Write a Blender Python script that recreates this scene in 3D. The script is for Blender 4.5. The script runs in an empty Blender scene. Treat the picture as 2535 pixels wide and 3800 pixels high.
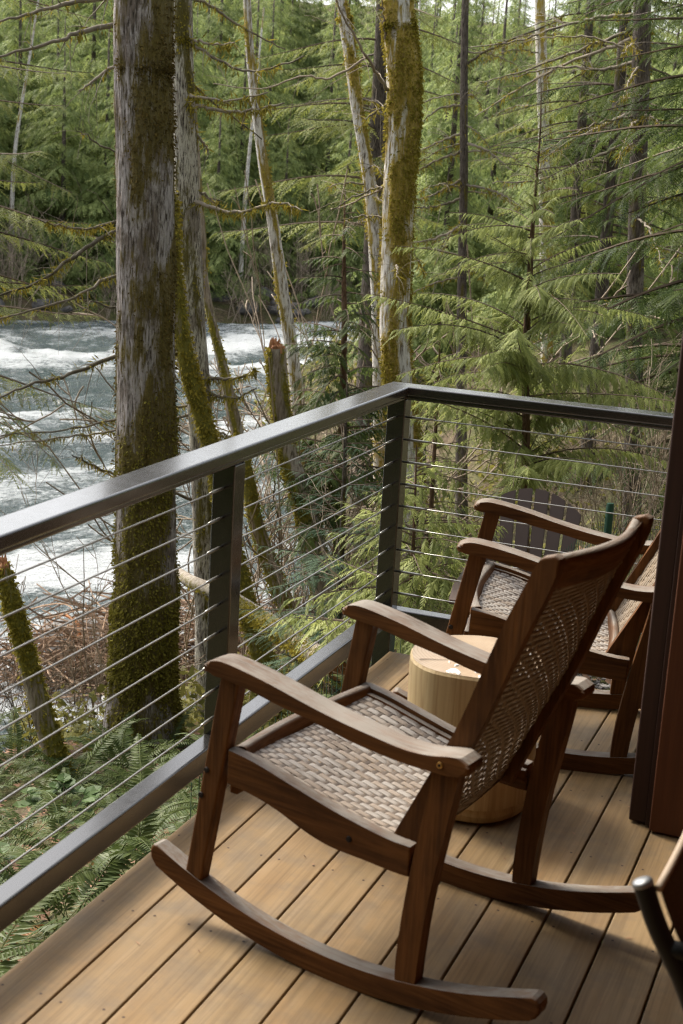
import bpy, bmesh, math, random
import numpy as np
from mathutils import Vector, Matrix, noise as mnoise

random.seed(7)
RNG = np.random.default_rng(11)
SC = bpy.context.scene
COL = SC.collection

# ------------------------------------------------------------------ camera
cam_data = bpy.data.cameras.new("camera")
cam = bpy.data.objects.new("camera", cam_data)
COL.objects.link(cam)
cam.matrix_world = Matrix(((0.9278, -0.1373, 0.3469, 0.0),
                           (0.3688, 0.1971, -0.9084, 0.0),
                           (0.0564, 0.9707, 0.2336, 1.752),
                           (0, 0, 0, 1)))
cam_data.sensor_fit = 'VERTICAL'
cam_data.sensor_height = 36.0
cam_data.lens = 51.16
cam_data.clip_start = 0.05
cam_data.clip_end = 600.0
cam_data.dof.use_dof = True
cam_data.dof.focus_distance = 6.5
cam_data.dof.aperture_fstop = 7.1
SC.camera = cam

# ------------------------------------------------------------------ sky, sun, exposure
SUN_AZ = (-0.93, 0.36)          # horizontal direction towards the sun (over the river)
SUN_EL = math.radians(46)
world = bpy.data.worlds.new("World")
SC.world = world
world.use_nodes = True
wn = world.node_tree
for nd in list(wn.nodes):
    wn.nodes.remove(nd)
sky = wn.nodes.new('ShaderNodeTexSky')
sky.sky_type = 'NISHITA'
sky.sun_disc = False
sky.sun_elevation = SUN_EL
sky.sun_rotation = math.atan2(SUN_AZ[0], SUN_AZ[1])
sky.dust_density = 4.0
sky.ozone_density = 0.6
hsv = wn.nodes.new('ShaderNodeHueSaturation')
hsv.inputs['Saturation'].default_value = 0.28
bg = wn.nodes.new('ShaderNodeBackground')
bg.inputs['Strength'].default_value = 0.15
wo = wn.nodes.new('ShaderNodeOutputWorld')
wn.links.new(sky.outputs['Color'], hsv.inputs['Color'])
wn.links.new(hsv.outputs['Color'], bg.inputs['Color'])
wn.links.new(bg.outputs['Background'], wo.inputs['Surface'])

sun_data = bpy.data.lights.new("sun", 'SUN')
sun_data.energy = 2.25
sun_data.angle = math.radians(15)
sun_data.color = (1.0, 0.90, 0.74)
sun = bpy.data.objects.new("sun", sun_data)
COL.objects.link(sun)
sd = Vector((SUN_AZ[0] * math.cos(SUN_EL), SUN_AZ[1] * math.cos(SUN_EL), math.sin(SUN_EL)))
sun.rotation_euler = sd.to_track_quat('Z', 'Y').to_euler()
sun.location = (-8, 3, 12)

SC.view_settings.view_transform = 'Standard'
SC.view_settings.look = 'None'
SC.view_settings.exposure = 1.36
SC.view_settings.gamma = 1.0
SC.view_settings.use_curve_mapping = False
SC.cycles.max_bounces = 6
SC.cycles.diffuse_bounces = 3
SC.cycles.glossy_bounces = 3
SC.cycles.transmission_bounces = 3
SC.cycles.transparent_max_bounces = 4
SC.cycles.caustics_reflective = False
SC.cycles.caustics_refractive = False
SC.cycles.use_denoising = True
SC.cycles.denoising_prefilter = 'NONE'
SC.cycles.use_adaptive_sampling = False
SC.cycles.filter_width = 1.25
SC.cycles.sample_clamp_indirect = 4.0

# ------------------------------------------------------------------ object helpers
def link(o, parent=None):
    COL.objects.link(o)
    if parent is not None:
        o.parent = parent
    return o

def tag(o, label=None, cat=None, group=None, kind=None):
    if label: o['label'] = label
    if cat: o['category'] = cat
    if group: o['group'] = group
    if kind: o['kind'] = kind
    return o

def empty(name, loc=(0, 0, 0), rz=0.0):
    o = bpy.data.objects.new(name, None)
    o.empty_display_size = 0.1
    o.location = loc
    o.rotation_euler = (0, 0, rz)
    COL.objects.link(o)
    return o

def inst(name, mesh, parent=None, loc=(0, 0, 0), rot=(0, 0, 0), scale=(1, 1, 1)):
    o = bpy.data.objects.new(name, mesh)
    o.location = loc
    o.rotation_euler = rot
    o.scale = scale
    return link(o, parent)

def copy_tree(o, parent=None):
    c = o.copy()
    COL.objects.link(c)
    c.parent = parent
    for ch in list(o.children):
        copy_tree(ch, c)
    return c

def mesh_np(name, V, F, mat, smooth=False, attrs=None):
    """V (n,3); F (m,k) uniform polygons; attrs: dict name -> (n,) floats"""
    V = np.ascontiguousarray(V, dtype=np.float32)
    F = np.ascontiguousarray(F, dtype=np.int32)
    me = bpy.data.meshes.new(name)
    k = F.shape[1]
    me.vertices.add(len(V))
    me.vertices.foreach_set('co', V.ravel())
    me.loops.add(F.size)
    me.loops.foreach_set('vertex_index', F.ravel())
    me.polygons.add(len(F))
    me.polygons.foreach_set('loop_start', np.arange(0, F.size, k, dtype=np.int32))
    me.polygons.foreach_set('use_smooth', np.full(len(F), bool(smooth)))
    if attrs:
        for an, av in attrs.items():
            a = me.attributes.new(an, 'FLOAT', 'POINT')
            a.data.foreach_set('value', np.ascontiguousarray(av, dtype=np.float32))
    me.update(calc_edges=True)
    if mat is not None:
        me.materials.append(mat)
    return me

def obj_np(name, V, F, mat, parent=None, smooth=False, attrs=None):
    return link(bpy.data.objects.new(name, mesh_np(name, V, F, mat, smooth, attrs)), parent)

def quads_obj(name, Q, mat, parent=None, attrs=None, smooth=False):
    """Q (m,4,3) separate quads"""
    m = len(Q)
    F = np.arange(m * 4, dtype=np.int32).reshape(m, 4)
    return obj_np(name, Q.reshape(-1, 3), F, mat, parent, smooth, attrs)

def bm_mesh(name, bm, mat, smooth=False):
    me = bpy.data.meshes.new(name)
    bmesh.ops.recalc_face_normals(bm, faces=bm.faces)
    bm.to_mesh(me)
    bm.free()
    if mat is not None:
        me.materials.append(mat)
    for p in me.polygons:
        p.use_smooth = smooth
    return me

def bm_obj(name, bm, mat, parent=None, smooth=False):
    return link(bpy.data.objects.new(name, bm_mesh(name, bm, mat, smooth)), parent)

def bm_box(bm, x0, x1, y0, y1, z0, z1):
    vs = [bm.verts.new(p) for p in ((x0, y0, z0), (x1, y0, z0), (x1, y1, z0), (x0, y1, z0),
                                    (x0, y0, z1), (x1, y0, z1), (x1, y1, z1), (x0, y1, z1))]
    for f in ((0, 3, 2, 1), (4, 5, 6, 7), (0, 1, 5, 4), (1, 2, 6, 5), (2, 3, 7, 6), (3, 0, 4, 7)):
        bm.faces.new([vs[i] for i in f])

def box_mesh(name, x0, x1, y0, y1, z0, z1, mat, bev=0.003, seg=2):
    bm = bmesh.new()
    bm_box(bm, x0, x1, y0, y1, z0, z1)
    if bev > 0:
        bmesh.ops.bevel(bm, geom=list(bm.edges), offset=bev, segments=seg, affect='EDGES', profile=0.5)
    return bm_mesh(name, bm, mat)

def box_obj(name, x0, x1, y0, y1, z0, z1, mat, parent=None, bev=0.003, seg=2):
    return link(bpy.data.objects.new(name, box_mesh(name, x0, x1, y0, y1, z0, z1, mat, bev, seg)), parent)

def prism_mesh(name, prof, y0, y1, mat, bev=0.004, seg=2):
    """prof: list of (x,z) outline extruded along y"""
    bm = bmesh.new()
    a = [bm.verts.new((x, y0, z)) for x, z in prof]
    b = [bm.verts.new((x, y1, z)) for x, z in prof]
    bm.faces.new(a)
    bm.faces.new(list(reversed(b)))
    n = len(prof)
    for i in range(n):
        bm.faces.new((a[i], b[i], b[(i + 1) % n], a[(i + 1) % n]))
    rim = [e for e in bm.edges if abs(e.verts[0].co.y - e.verts[1].co.y) < 1e-6]
    if bev > 0:
        bmesh.ops.bevel(bm, geom=rim, offset=bev, segments=seg, affect='EDGES', profile=0.5, clamp_overlap=True)
    me = bm_mesh(name, bm, mat)
    return me

def smooth_by_angle(me, ang=18):
    ang = min(ang, 12) if ang < 45 else ang
    me.polygons.foreach_set('use_smooth', np.ones(len(me.polygons), dtype=bool))
    try:
        me.set_sharp_from_angle(angle=math.radians(ang))
    except Exception:
        pass
    return me

def catmull(pts, n):
    """resample a polyline (any columns) with a Catmull-Rom spline to n points"""
    P = np.array(pts, dtype=float)
    P = np.vstack([2 * P[0] - P[1], P, 2 * P[-1] - P[-2]])
    m = len(P) - 3
    out = []
    for t in np.linspace(0, m, n):
        i = min(int(t), m - 1)
        u = t - i
        p0, p1, p2, p3 = P[i], P[i + 1], P[i + 2], P[i + 3]
        out.append(0.5 * ((2 * p1) + (-p0 + p2) * u + (2 * p0 - 5 * p1 + 4 * p2 - p3) * u * u + (-p0 + 3 * p1 - 3 * p2 + p3) * u ** 3))
    return np.array(out)

def frames(C):
    T = np.gradient(C, axis=0)
    T /= np.linalg.norm(T, axis=1, keepdims=True) + 1e-9
    up = np.array([0, 0, 1.0]) if abs(T[0][2]) < 0.9 else np.array([1.0, 0, 0])
    A = np.zeros_like(C)
    a = np.cross(T[0], up)
    a /= np.linalg.norm(a)
    for i in range(len(C)):
        a = a - a.dot(T[i]) * T[i]
        a /= np.linalg.norm(a) + 1e-9
        A[i] = a
    B = np.cross(T, A)
    return T, A, B

def tube_np(C, Rr, sides=8, cap=True):
    """C (n,3), Rr (n,) -> V, F(quads)"""
    C = np.asarray(C, float)
    Rr = np.asarray(Rr, float)
    T, A, B = frames(C)
    th = np.linspace(0, 2 * np.pi, sides, endpoint=False)
    V = (C[:, None, :] + Rr[:, None, None] * (np.cos(th)[None, :, None] * A[:, None, :] + np.sin(th)[None, :, None] * B[:, None, :])).reshape(-1, 3)
    n = len(C)
    i = np.arange(n - 1)[:, None]
    j = np.arange(sides)[None, :]
    j2 = (j + 1) % sides
    F = np.stack([i * sides + j + 0 * i, i * sides + j2, (i + 1) * sides + j2, (i + 1) * sides + j], -1).reshape(-1, 4)
    if cap:
        F = list(F)
        V = list(V)
        for e, k in ((0, 0), (n - 1, (n - 1) * sides)):
            c = len(V)
            V.append(C[e])
            for q in range(0, sides, 2):
                F.append((k + q, c, k + (q + 2) % sides, k + (q + 1) % sides) if e == 0 else (k + q, k + (q + 1) % sides, k + (q + 2) % sides, c))
        V = np.array(V)
        F = np.array(F)
    return V, F

class Acc:
    """collects quad meshes into one"""
    def __init__(s):
        s.V, s.F, s.n, s.att = [], [], 0, []
    def add(s, V, F, att=0.0):
        s.V.append(np.asarray(V, float)); s.F.append(np.asarray(F, int) + s.n); s.n += len(V)
        s.att.append(np.full(len(V), att) if np.isscalar(att) else np.asarray(att))
    def tube(s, C, R, sides=6, att=0.0, cap=False):
        V, F = tube_np(C, R, sides, cap)
        s.add(V, F, att)
    def quads(s, Q, att=None):
        m = len(Q)
        if m == 0: return
        s.add(Q.reshape(-1, 3), np.arange(m * 4).reshape(m, 4), np.zeros(m * 4) if att is None else att)
    def obj(s, name, mat, parent=None, smooth=False, attr='tint'):
        if not s.V: return None
        return obj_np(name, np.vstack(s.V), np.vstack(s.F), mat, parent, smooth, {attr: np.concatenate(s.att)})
    def mesh(s, name, mat, smooth=False, attr='tint'):
        return mesh_np(name, np.vstack(s.V), np.vstack(s.F), mat, smooth, {attr: np.concatenate(s.att)})

# ------------------------------------------------------------------ material helper
class Mat:
    def __init__(s, name, rough=0.7, spec=0.3):
        s.m = bpy.data.materials.new(name)
        s.m.use_nodes = True
        s.nt = s.m.node_tree
        s.b = s.nt.nodes['Principled BSDF']
        s.out = s.nt.nodes['Material Output']
        s.b.inputs['Roughness'].default_value = rough
        s.b.inputs['Specular IOR Level'].default_value = spec
    def node(s, t, **kw):
        n = s.nt.nodes.new(t)
        for k, v in kw.items():
            setattr(n, k, v)
        return n
    def put(s, sock, v):
        if hasattr(v, 'is_linked') or isinstance(v, bpy.types.NodeSocket):
            s.nt.links.new(v, sock)
        elif isinstance(v, (tuple, list)) and len(v) == 3 and sock.type == 'RGBA':
            sock.default_value = (*v, 1)
        else:
            sock.default_value = v
    def co(s, scale=(1, 1, 1), kind='Object', offs_random=False):
        t = s.node('ShaderNodeTexCoord')
        v = t.outputs[kind]
        if offs_random:
            oi = s.node('ShaderNodeObjectInfo')
            ad = s.node('ShaderNodeVectorMath', operation='MULTIPLY_ADD')
            cb = s.node('ShaderNodeCombineXYZ')
            for i in range(3):
                s.nt.links.new(oi.outputs['Random'], cb.inputs[i])
            s.nt.links.new(cb.outputs[0], ad.inputs[0])
            ad.inputs[1].default_value = (37.0, 91.0, 53.0)
            s.nt.links.new(v, ad.inputs[2])
            v = ad.outputs[0]
        mp = s.node('ShaderNodeMapping')
        mp.inputs['Scale'].default_value = scale
        s.nt.links.new(v, mp.inputs['Vector'])
        return mp.outputs[0]
    def noise(s, vec, scale=5, detail=4, rough=0.55, dist=0.0):
        n = s.node('ShaderNodeTexNoise')
        s.nt.links.new(vec, n.inputs['Vector'])
        n.inputs['Scale'].default_value = scale
        n.inputs['Detail'].default_value = detail
        n.inputs['Roughness'].default_value = rough
        n.inputs['Distortion'].default_value = dist
        return n.outputs['Fac']
    def vor(s, vec, scale=5, feature='F1', out='Distance'):
        n = s.node('ShaderNodeTexVoronoi', feature=feature)
        s.nt.links.new(vec, n.inputs['Vector'])
        n.inputs['Scale'].default_value = scale
        return n.outputs[out]
    def ramp(s, fac, stops):
        n = s.node('ShaderNodeValToRGB')
        el = n.color_ramp.elements
        while len(el) < len(stops):
            el.new(0.5)
        for e, (p, c) in zip(el, stops):
            e.position = p
            e.color = (*c, 1) if isinstance(c, (tuple, list)) else (c, c, c, 1)
        s.put(n.inputs[0], fac)
        return n.outputs['Color']
    def mix(s, fac, a, b, mode='MIX'):
        n = s.node('ShaderNodeMix', data_type='RGBA', blend_type=mode)
        s.put(n.inputs[0], fac)
        s.put(n.inputs[6], a)
        s.put(n.inputs[7], b)
        return n.outputs[2]
    def math(s, op, a, b=0.0, c=None):
        n = s.node('ShaderNodeMath', operation=op)
        s.put(n.inputs[0], a)
        s.put(n.inputs[1], b)
        if c is not None:
            s.put(n.inputs[2], c)
        return n.outputs[0]
    def attr(s, name):
        n = s.node('ShaderNodeAttribute', attribute_name=name)
        return n.outputs['Fac']
    def rnd(s):
        return s.node('ShaderNodeObjectInfo').outputs['Random']
    def sep(s, vec, i):
        n = s.node('ShaderNodeSeparateXYZ')
        s.nt.links.new(vec, n.inputs[0])
        return n.outputs[i]
    def normal(s):
        return s.node('ShaderNodeNewGeometry').outputs['Normal']
    def bump(s, h, strength=0.3, dist=0.01):
        n = s.node('ShaderNodeBump')
        n.inputs['Strength'].default_value = strength
        n.inputs['Distance'].default_value = dist
        s.put(n.inputs['Height'], h)
        s.nt.links.new(n.outputs[0], s.b.inputs['Normal'])
    def color(s, c):
        s.put(s.b.inputs['Base Color'], c)
        return s
    def rough(s, c):
        s.put(s.b.inputs['Roughness'], c)
        return s
    def translucent(s, col, fac=0.35):
        t = s.node('ShaderNodeBsdfTranslucent')
        s.put(t.inputs['Color'], col)
        mx = s.node('ShaderNodeMixShader')
        mx.inputs[0].default_value = fac
        s.nt.links.new(s.b.outputs[0], mx.inputs[1])
        s.nt.links.new(t.outputs[0], mx.inputs[2])
        s.nt.links.new(mx.outputs[0], s.out.inputs['Surface'])

def plain(name, c, rough=0.6, spec=0.3, metal=0.0):
    m = Mat(name, rough, spec)
    m.color(c)
    m.b.inputs['Metallic'].default_value = metal
    return m.m

# ---- materials: wood of the rockers (grain along a chosen local axis)
def wood_mat(name, axis, dark=(0.034, 0.0125, 0.004), mid=(0.105, 0.043, 0.0125), grey=(0.225, 0.202, 0.175), worn=0.95):
    m = Mat(name, 0.62, 0.14)
    sc = [26, 26, 26]; sc[axis] = 2.2
    sc2 = [140, 140, 140]; sc2[axis] = 6
    v = m.co(tuple(sc), offs_random=True)
    v2 = m.co(tuple(sc2), offs_random=True)
    v3 = m.co((3, 3, 3), offs_random=True)
    g = m.noise(v, 1.0, 5, 0.6, 0.6)
    fine = m.noise(v2, 1.0, 3, 0.6)
    blot = m.noise(v3, 2.2, 4, 0.6)
    base = m.ramp(g, [(0.28, dark), (0.5, mid), (0.72, tuple(min(1, c * 1.55) for c in mid))])
    base = m.mix(m.math('MULTIPLY', m.ramp(fine, [(0.35, 0.0), (0.7, 1.0)]), 0.6), base, tuple(c * 0.5 for c in dark))
    base = m.mix(m.math('MULTIPLY', m.ramp(blot, [(0.35, 0.0), (0.7, 1.0)]), 0.35), base, tuple(c * 1.5 for c in mid))
    # weathered, silvered wood on the faces that lie open to the rain
    nz = m.sep(m.normal(), 2)
    w = m.math('MULTIPLY', m.ramp(nz, [(0.45, 0.0), (0.9, 1.0)]), m.ramp(m.math('ADD', m.math('MULTIPLY', blot, 0.6), m.math('MULTIPLY', fine, 0.5)), [(0.38, 0.25), (0.62, 1.0)]))
    base = m.mix(m.math('MULTIPLY', w, worn), base, grey)
    m.color(base)
    m.rough(m.ramp(fine, [(0.3, 0.5), (0.7, 0.75)]))
    m.bump(m.math('ADD', m.math('MULTIPLY', g, 0.6), fine), 0.45, 0.003)
    return m.m

WOOD_X = wood_mat('rocker_wood_lengthwise', 0)
WOOD_Y = wood_mat('rocker_wood_crosswise', 1)
WOOD_Z = wood_mat('rocker_wood_upright', 2, worn=0.5)

def strand_mat(name='woven_strand', k=1.0, kt=0.8):
    m = Mat(name, 0.5, 0.4)
    v = m.co((9, 60, 30), offs_random=True)
    v2 = m.co((4, 4, 4), offs_random=True)
    a = m.noise(v, 1.0, 4, 0.6)
    b = m.noise(v2, 3.0, 3, 0.5)
    c = m.ramp(a, [(0.3, (0.18, 0.155, 0.13)), (0.5, (0.29, 0.26, 0.23)), (0.75, (0.385, 0.355, 0.32))])
    tan = m.ramp(a, [(0.3, (0.17, 0.125, 0.088)), (0.6, (0.29, 0.23, 0.175))])
    f = m.math('ADD', m.math('MULTIPLY', m.rnd(), 0.8), m.math('MULTIPLY', b, 0.6))
    cc = m.mix(m.ramp(f, [(0.55, 0.0), (0.85, kt)]), c, tan)
    if k < 1:
        cc = m.mix(0.75, cc, (0.16, 0.115, 0.07))  # shade on the rear of the back weave, mixed in as brown
    m.color(cc)
    m.bump(a, 0.2, 0.001)
    return m.m
STRAND = strand_mat()
STRAND_SHADED = strand_mat('woven_strand_back_shaded', 0.5)
def strand_dark():
    m = Mat('woven_cross_strand', 0.55, 0.3)
    a = m.noise(m.co((30, 9, 30), offs_random=True), 1.0, 4, 0.6)
    m.color(m.ramp(a, [(0.3, (0.07, 0.052, 0.04)), (0.7, (0.17, 0.135, 0.105))]))
    return m.m
STRAND_D = strand_dark()

def deck_mat():
    m = Mat('deck_board', 0.6, 0.22)
    fine = m.noise(m.co((150, 3.0, 60), offs_random=True), 1.0, 4, 0.65)
    strk = m.noise(m.co((26, 0.8, 10), offs_random=True), 1.0, 4, 0.6, 0.4)
    blot = m.noise(m.co((5, 1.6, 4), offs_random=True), 1.0, 4, 0.6)
    stain = m.noise(m.co((3, 3, 3), offs_random=True), 2.3, 5, 0.65)
    c = m.ramp(strk, [(0.25, (0.166, 0.111, 0.054)), (0.5, (0.238, 0.165, 0.086)), (0.75, (0.280, 0.207, 0.122))])
    c = m.mix(m.math('MULTIPLY', m.ramp(blot, [(0.4, 0.0), (0.7, 1.0)]), 0.6), c, (0.215, 0.125, 0.050))
    c = m.mix(m.math('MULTIPLY', m.ramp(stain, [(0.46, 0.0), (0.68, 1.0)]), 0.6), c, (0.130, 0.104, 0.076))
    c = m.mix(m.math('MULTIPLY', m.ramp(fine, [(0.3, 1.0), (0.55, 0.0)]), 0.5), c, (0.10, 0.064, 0.034))
    hue = m.ramp(m.rnd(), [(0.0, (0.92, 0.9, 0.86)), (0.5, (1.0, 1.0, 1.0)), (1.0, (1.06, 1.0, 0.92))])
    c = m.mix(1.0, c, hue, 'MULTIPLY')
    m.color(c)
    m.rough(m.ramp(blot, [(0.3, 0.48), (0.7, 0.66)]))
    m.bump(m.math('ADD', fine, m.math('MULTIPLY', strk, 0.4)), 0.35, 0.0015)
    return m.m
DECK = deck_mat()

def metal_mat():
    m = Mat('bronze_powder_coat', 0.25, 0.5)
    n = m.noise(m.co((9, 9, 9)), 3.0, 5, 0.6)
    fine = m.noise(m.co((400, 400, 400)), 1.0, 2, 0.5)
    m.color(m.ramp(n, [(0.35, (0.013, 0.012, 0.0115)), (0.7, (0.017, 0.0155, 0.015))]))
    m.rough(m.ramp(n, [(0.3, 0.21), (0.75, 0.27)]))
    m.b.inputs['IOR'].default_value = 1.6
    m.b.inputs['Coat Weight'].default_value = 0.5
    m.b.inputs['Coat Roughness'].default_value = 0.12
    return m.m
METAL = metal_mat()
STEEL = plain('stainless_cable', (0.30, 0.295, 0.28), 0.4, 0.5, 0.9)
BRASS = plain('brass_bolt', (0.55, 0.33, 0.11), 0.35, 0.5, 0.9)
HOLE = plain('dark_bolt_hole', (0.012, 0.008, 0.006), 0.8)
BLACKM = plain('black_gloss_tube', (0.004, 0.004, 0.004), 0.5, 0.18)
ALU = plain('aluminium_tube_cap', (0.20, 0.205, 0.21), 0.5, 0.5, 0.9)
# ================================================================== the deck
PITCH = 0.1445
DX0 = -1.637
DY1 = 4.87
deck = empty('deck')
tag(deck, 'tan composite deck of long grooved boards', 'deck', kind='structure')
del deck['category']
bw = PITCH - 0.0055
board_me = box_mesh('board', 0, bw, 0, 4.97, -0.024, 0, DECK, 0.003, 2)
NB = 15
for i in range(NB):
    inst('board', board_me, deck, (DX0 + i * PITCH, DY1 - 4.97, 0))
JOIST = plain('joist_timber', (0.05, 0.035, 0.025), 0.85)
for k in range(13):
    y = -0.05 + k * 0.40
    box_obj('joist', DX0 + 0.02, DX0 + NB * PITCH - 0.02, y, y + 0.038, -0.22, -0.0255, JOIST, deck, 0.0)
FASC = plain('fascia_board', (0.10, 0.065, 0.04), 0.7)
box_obj('fascia', DX0 + 0.002, DX0 + 0.022, -0.1, DY1 - 0.03, -0.26, -0.0255, FASC, deck, 0.0)
box_obj('fascia', DX0 + 0.002, DX0 + NB * PITCH, DY1 - 0.025, DY1 - 0.004, -0.26, -0.0255, FASC, deck, 0.0)
SCREWM = plain('screw_head', (0.045, 0.022, 0.014), 0.6)
scr = Acc()
rs = random.Random(3)
for k in range(13):
    y = -0.031 + k * 0.40
    for i in range(NB):
        for xx in (0.024, bw - 0.024):
            x = DX0 + i * PITCH + xx + rs.uniform(-.004, .004)
            yy = y + rs.uniform(-.012, .012)
            th = np.linspace(0, 2 * np.pi, 8, endpoint=False)
            ring = np.stack([x + 0.0036 * np.cos(th), yy + 0.0036 * np.sin(th), np.full(8, 0.0007)], -1)
            scr.add(ring, np.array([[0, 1, 2, 3], [0, 3, 4, 7], [4, 5, 6, 7]]))
so = scr.obj('screw_heads', SCREWM, deck)
tag(so, kind='stuff')

# ================================================================== railing
rail = empty('deck_railing', (-1.685, 3.5, 0))
tag(rail, 'dark bronze metal railing with stainless cables along the deck edge', 'railing')
rail_off = Vector((1.685, -3.5, 0))
def rl(o):
    o.parent = rail
    o.location = rail_off
    return o
XI, XO, YI, YO = -1.640, -1.735, 4.895, 4.990
RT, RB = 0.985, 0.940
def rail_mesh(name, z0, z1, xi, xo, yi, yo, left):
    bm = bmesh.new()
    if left:
        plan = [(xi, -0.2), (xo, -0.2), (xo, yo), (xi, yi)]
    else:
        plan = [(xi, yi), (xo, yo), (0.6, yo), (0.6, yi)]
    a = [bm.verts.new((x, y, z0)) for x, y in plan]
    b = [bm.verts.new((x, y, z1)) for x, y in plan]
    bm.faces.new(a)
    bm.faces.new(b[::-1])
    for i in range(4):
        bm.faces.new((a[i], a[(i + 1) % 4], b[(i + 1) % 4], b[i]))
    long = [e for e in bm.edges if abs(e.verts[0].co.z - e.verts[1].co.z) < 1e-6 and (e.verts[0].co - e.verts[1].co).length > 0.3]
    bmesh.ops.bevel(bm, geom=long, offset=0.006, segments=3, affect='EDGES', profile=0.5)
    return smooth_by_angle(bm_mesh(name, bm, METAL), 40)
for left in (True, False):
    o = link(bpy.data.objects.new('top_rail', rail_mesh('top_rail', RB + 0.012, RT, XI, XO, YI, YO, left)))
    rl(o)
    o2 = link(bpy.data.objects.new('rail_channel', rail_mesh('rail_channel', RB - 0.004, RB + 0.0135, XI - 0.012, XO + 0.012, YI + 0.012, YO - 0.012, left)))
    o2.parent = o
    o3 = link(bpy.data.objects.new('bottom_rail', rail_mesh('bottom_rail', 0.082, 0.148, XI - 0.018, XO + 0.020, YI + 0.018, YO - 0.020, left)))
    rl(o3)
P0, P1 = -1.720, -1.652
for (x0, x1, y0, y1) in ((P0, P1, 3.502, 3.568), (P0, P1, 4.905, 4.973), (P0, P1, 2.09, 2.156), (P0, P1, 0.68, 0.746), (-0.40, -0.334, 4.907, 4.973)):
    o = box_obj('post', x0, x1, y0, y1, -0.62, RB - 0.004, METAL, None, 0.004, 3)
    smooth_by_angle(o.data)
    rl(o)
cz = [0.869 - 0.0829 * i for i in range(9)]
def cable(p0, p1, r=0.0024, fit=(0.0, 0.12)):
    V, F = tube_np(np.linspace(p0, p1, 12) - np.array([0, 0, 1])[None] * (0.0015 * np.sin(np.linspace(0, np.pi, 12)))[:, None], np.full(12, r), 8)
    o = obj_np('cable', V, F, STEEL, None, True)
    rl(o)
    return o
def sleeve(p0, p1, parent, r=0.0045):
    C = np.linspace(p0, p1, 6)
    V, F = tube_np(C, np.array([r * .75, r, r, r, r * .95, r * .6]), 10)
    obj_np('swage_fitting', V, F, STEEL, parent, True)
for z in cz:
    x = -1.686
    o = cable((x, -0.15, z), (x, 4.905, z))
    for y in (4.905, 3.502):
        sleeve((x, y, z), (x, y - 0.085, z), o)
    o = cable((P1, 4.94, z), (0.55, 4.94, z))
    sleeve((P1, 4.94, z), (P1 + 0.10, 4.94, z), o)

# ================================================================== house corner, with unseen porch roof and back wall added for shade
def house_mat(name, c0, c1, rough=0.6):
    m = Mat(name, rough, 0.35)
    g = m.noise(m.co((60, 60, 2.0)), 1.0, 4, 0.6)
    m.color(m.ramp(g, [(0.3, c0), (0.7, c1)]))
    m.bump(g, 0.15, 0.002)
    return m.m
TRIM = house_mat('dark_brown_trim', (0.028, 0.013, 0.009), (0.045, 0.021, 0.015))
SIDING = house_mat('red_brown_siding', (0.065, 0.020, 0.007), (0.10, 0.034, 0.012))
SOFF = house_mat('added_soffit_board', (0.05, 0.024, 0.012), (0.075, 0.036, 0.018))
house = empty('house_wall', (-0.55, 3.8, 0))
tag(house, 'red brown house wall with dark corner trim beside the deck', 'house')
ho = Vector((0.55, -3.8, 0))
def hp(o):
    o.parent = house
    o.location = ho
    return o
hp(box_obj('corner_trim', -0.551, -0.500, 3.832, 4.02, 0.006, 2.9, TRIM, None, 0.006, 3))
hp(box_obj('trim_groove', -0.502, -0.484, 3.822, 3.95, 0.006, 2.9, TRIM, None, 0.002))
hp(box_obj('siding_panel', -0.486, 0.72, 3.789, 3.93, 0.006, 2.9, SIDING, None, 0.004, 2))
hp(box_obj('siding_panel', 0.72, 0.86, -3.0, 3.93, 0.006, 2.9, SIDING, None, 0.004, 2))
hp(box_obj('siding_panel', -1.25, 0.72, -1.75, -1.6, -0.9, 2.9, SIDING, None, 0.004, 2))  # unseen wall behind the camera, added to block skylight
for i in range(14):  # unseen porch roof, added to keep skylight off the deck
    y0 = 3.9 - (i + 1) * 0.42
    hp(box_obj('added_soffit_board', -1.05, 0.9, y0 + 0.004, y0 + 0.416, 2.9, 2.925, SOFF, None, 0.002))
hp(box_obj('added_roof_fascia', -1.10, -1.06, -2.2, 4.3, 2.86, 3.06, TRIM, None, 0.003))
hp(box_obj('added_roof_deck', -1.06, 1.2, -2.2, 4.3, 2.93, 3.05, TRIM, None, 0.0))
# ================================================================== rocking chairs
# local axes: x forward, y to the near side (far side negative), z up
def arc_profile():
    S = np.linspace(0.625, -0.355, 26)
    bot = [(s, (s - 0.11) ** 2 / 2.35) for s in S]
    top = [(s + 0.0, (s - 0.11) ** 2 / 2.35 + 0.053) for s in S]
    def tip(a, b, sgn):
        c = ((a[0] + b[0]) / 2, (a[1] + b[1]) / 2)
        dx, dz = b[0] - a[0], b[1] - a[1]
        out = []
        for k in range(1, 6):
            an = math.pi * k / 6
            # half circle from a to b bulging outwards
            out.append((c[0] - dx / 2 * math.cos(an) + sgn * abs(dz) / 2 * math.sin(an) * 0.75, c[1] - dz / 2 * math.cos(an) + 0.004 * math.sin(an)))
        return out
    pr = bot + tip(bot[-1], top[-1], -1) + top[::-1] + tip(top[0], bot[0], 1)
    return pr
def cm(pts, n):
    return [tuple(p) for p in catmull(pts, n)]
ARM_TOP = [(.497, .646), (.488, .657), (.468, .665), (.44, .668), (.381, .661), (.302, .647), (.211, .627), (.122, .611), (.037, .600), (-.03, .593), (-.087, .596), (-.13, .605), (-.160, .609)]
ARM_BOT = [(-.178, .600), (-.181, .585), (-.172, .572), (-.13, .564), (-.097, .563), (-.028, .563), (.056, .570), (.12, .579), (.187, .592), (.254, .602), (.309, .611), (.38, .624), (.442, .630), (.48, .632), (.494, .637)]
ARM = cm(ARM_TOP, 30) + cm(ARM_BOT, 30)
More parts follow.
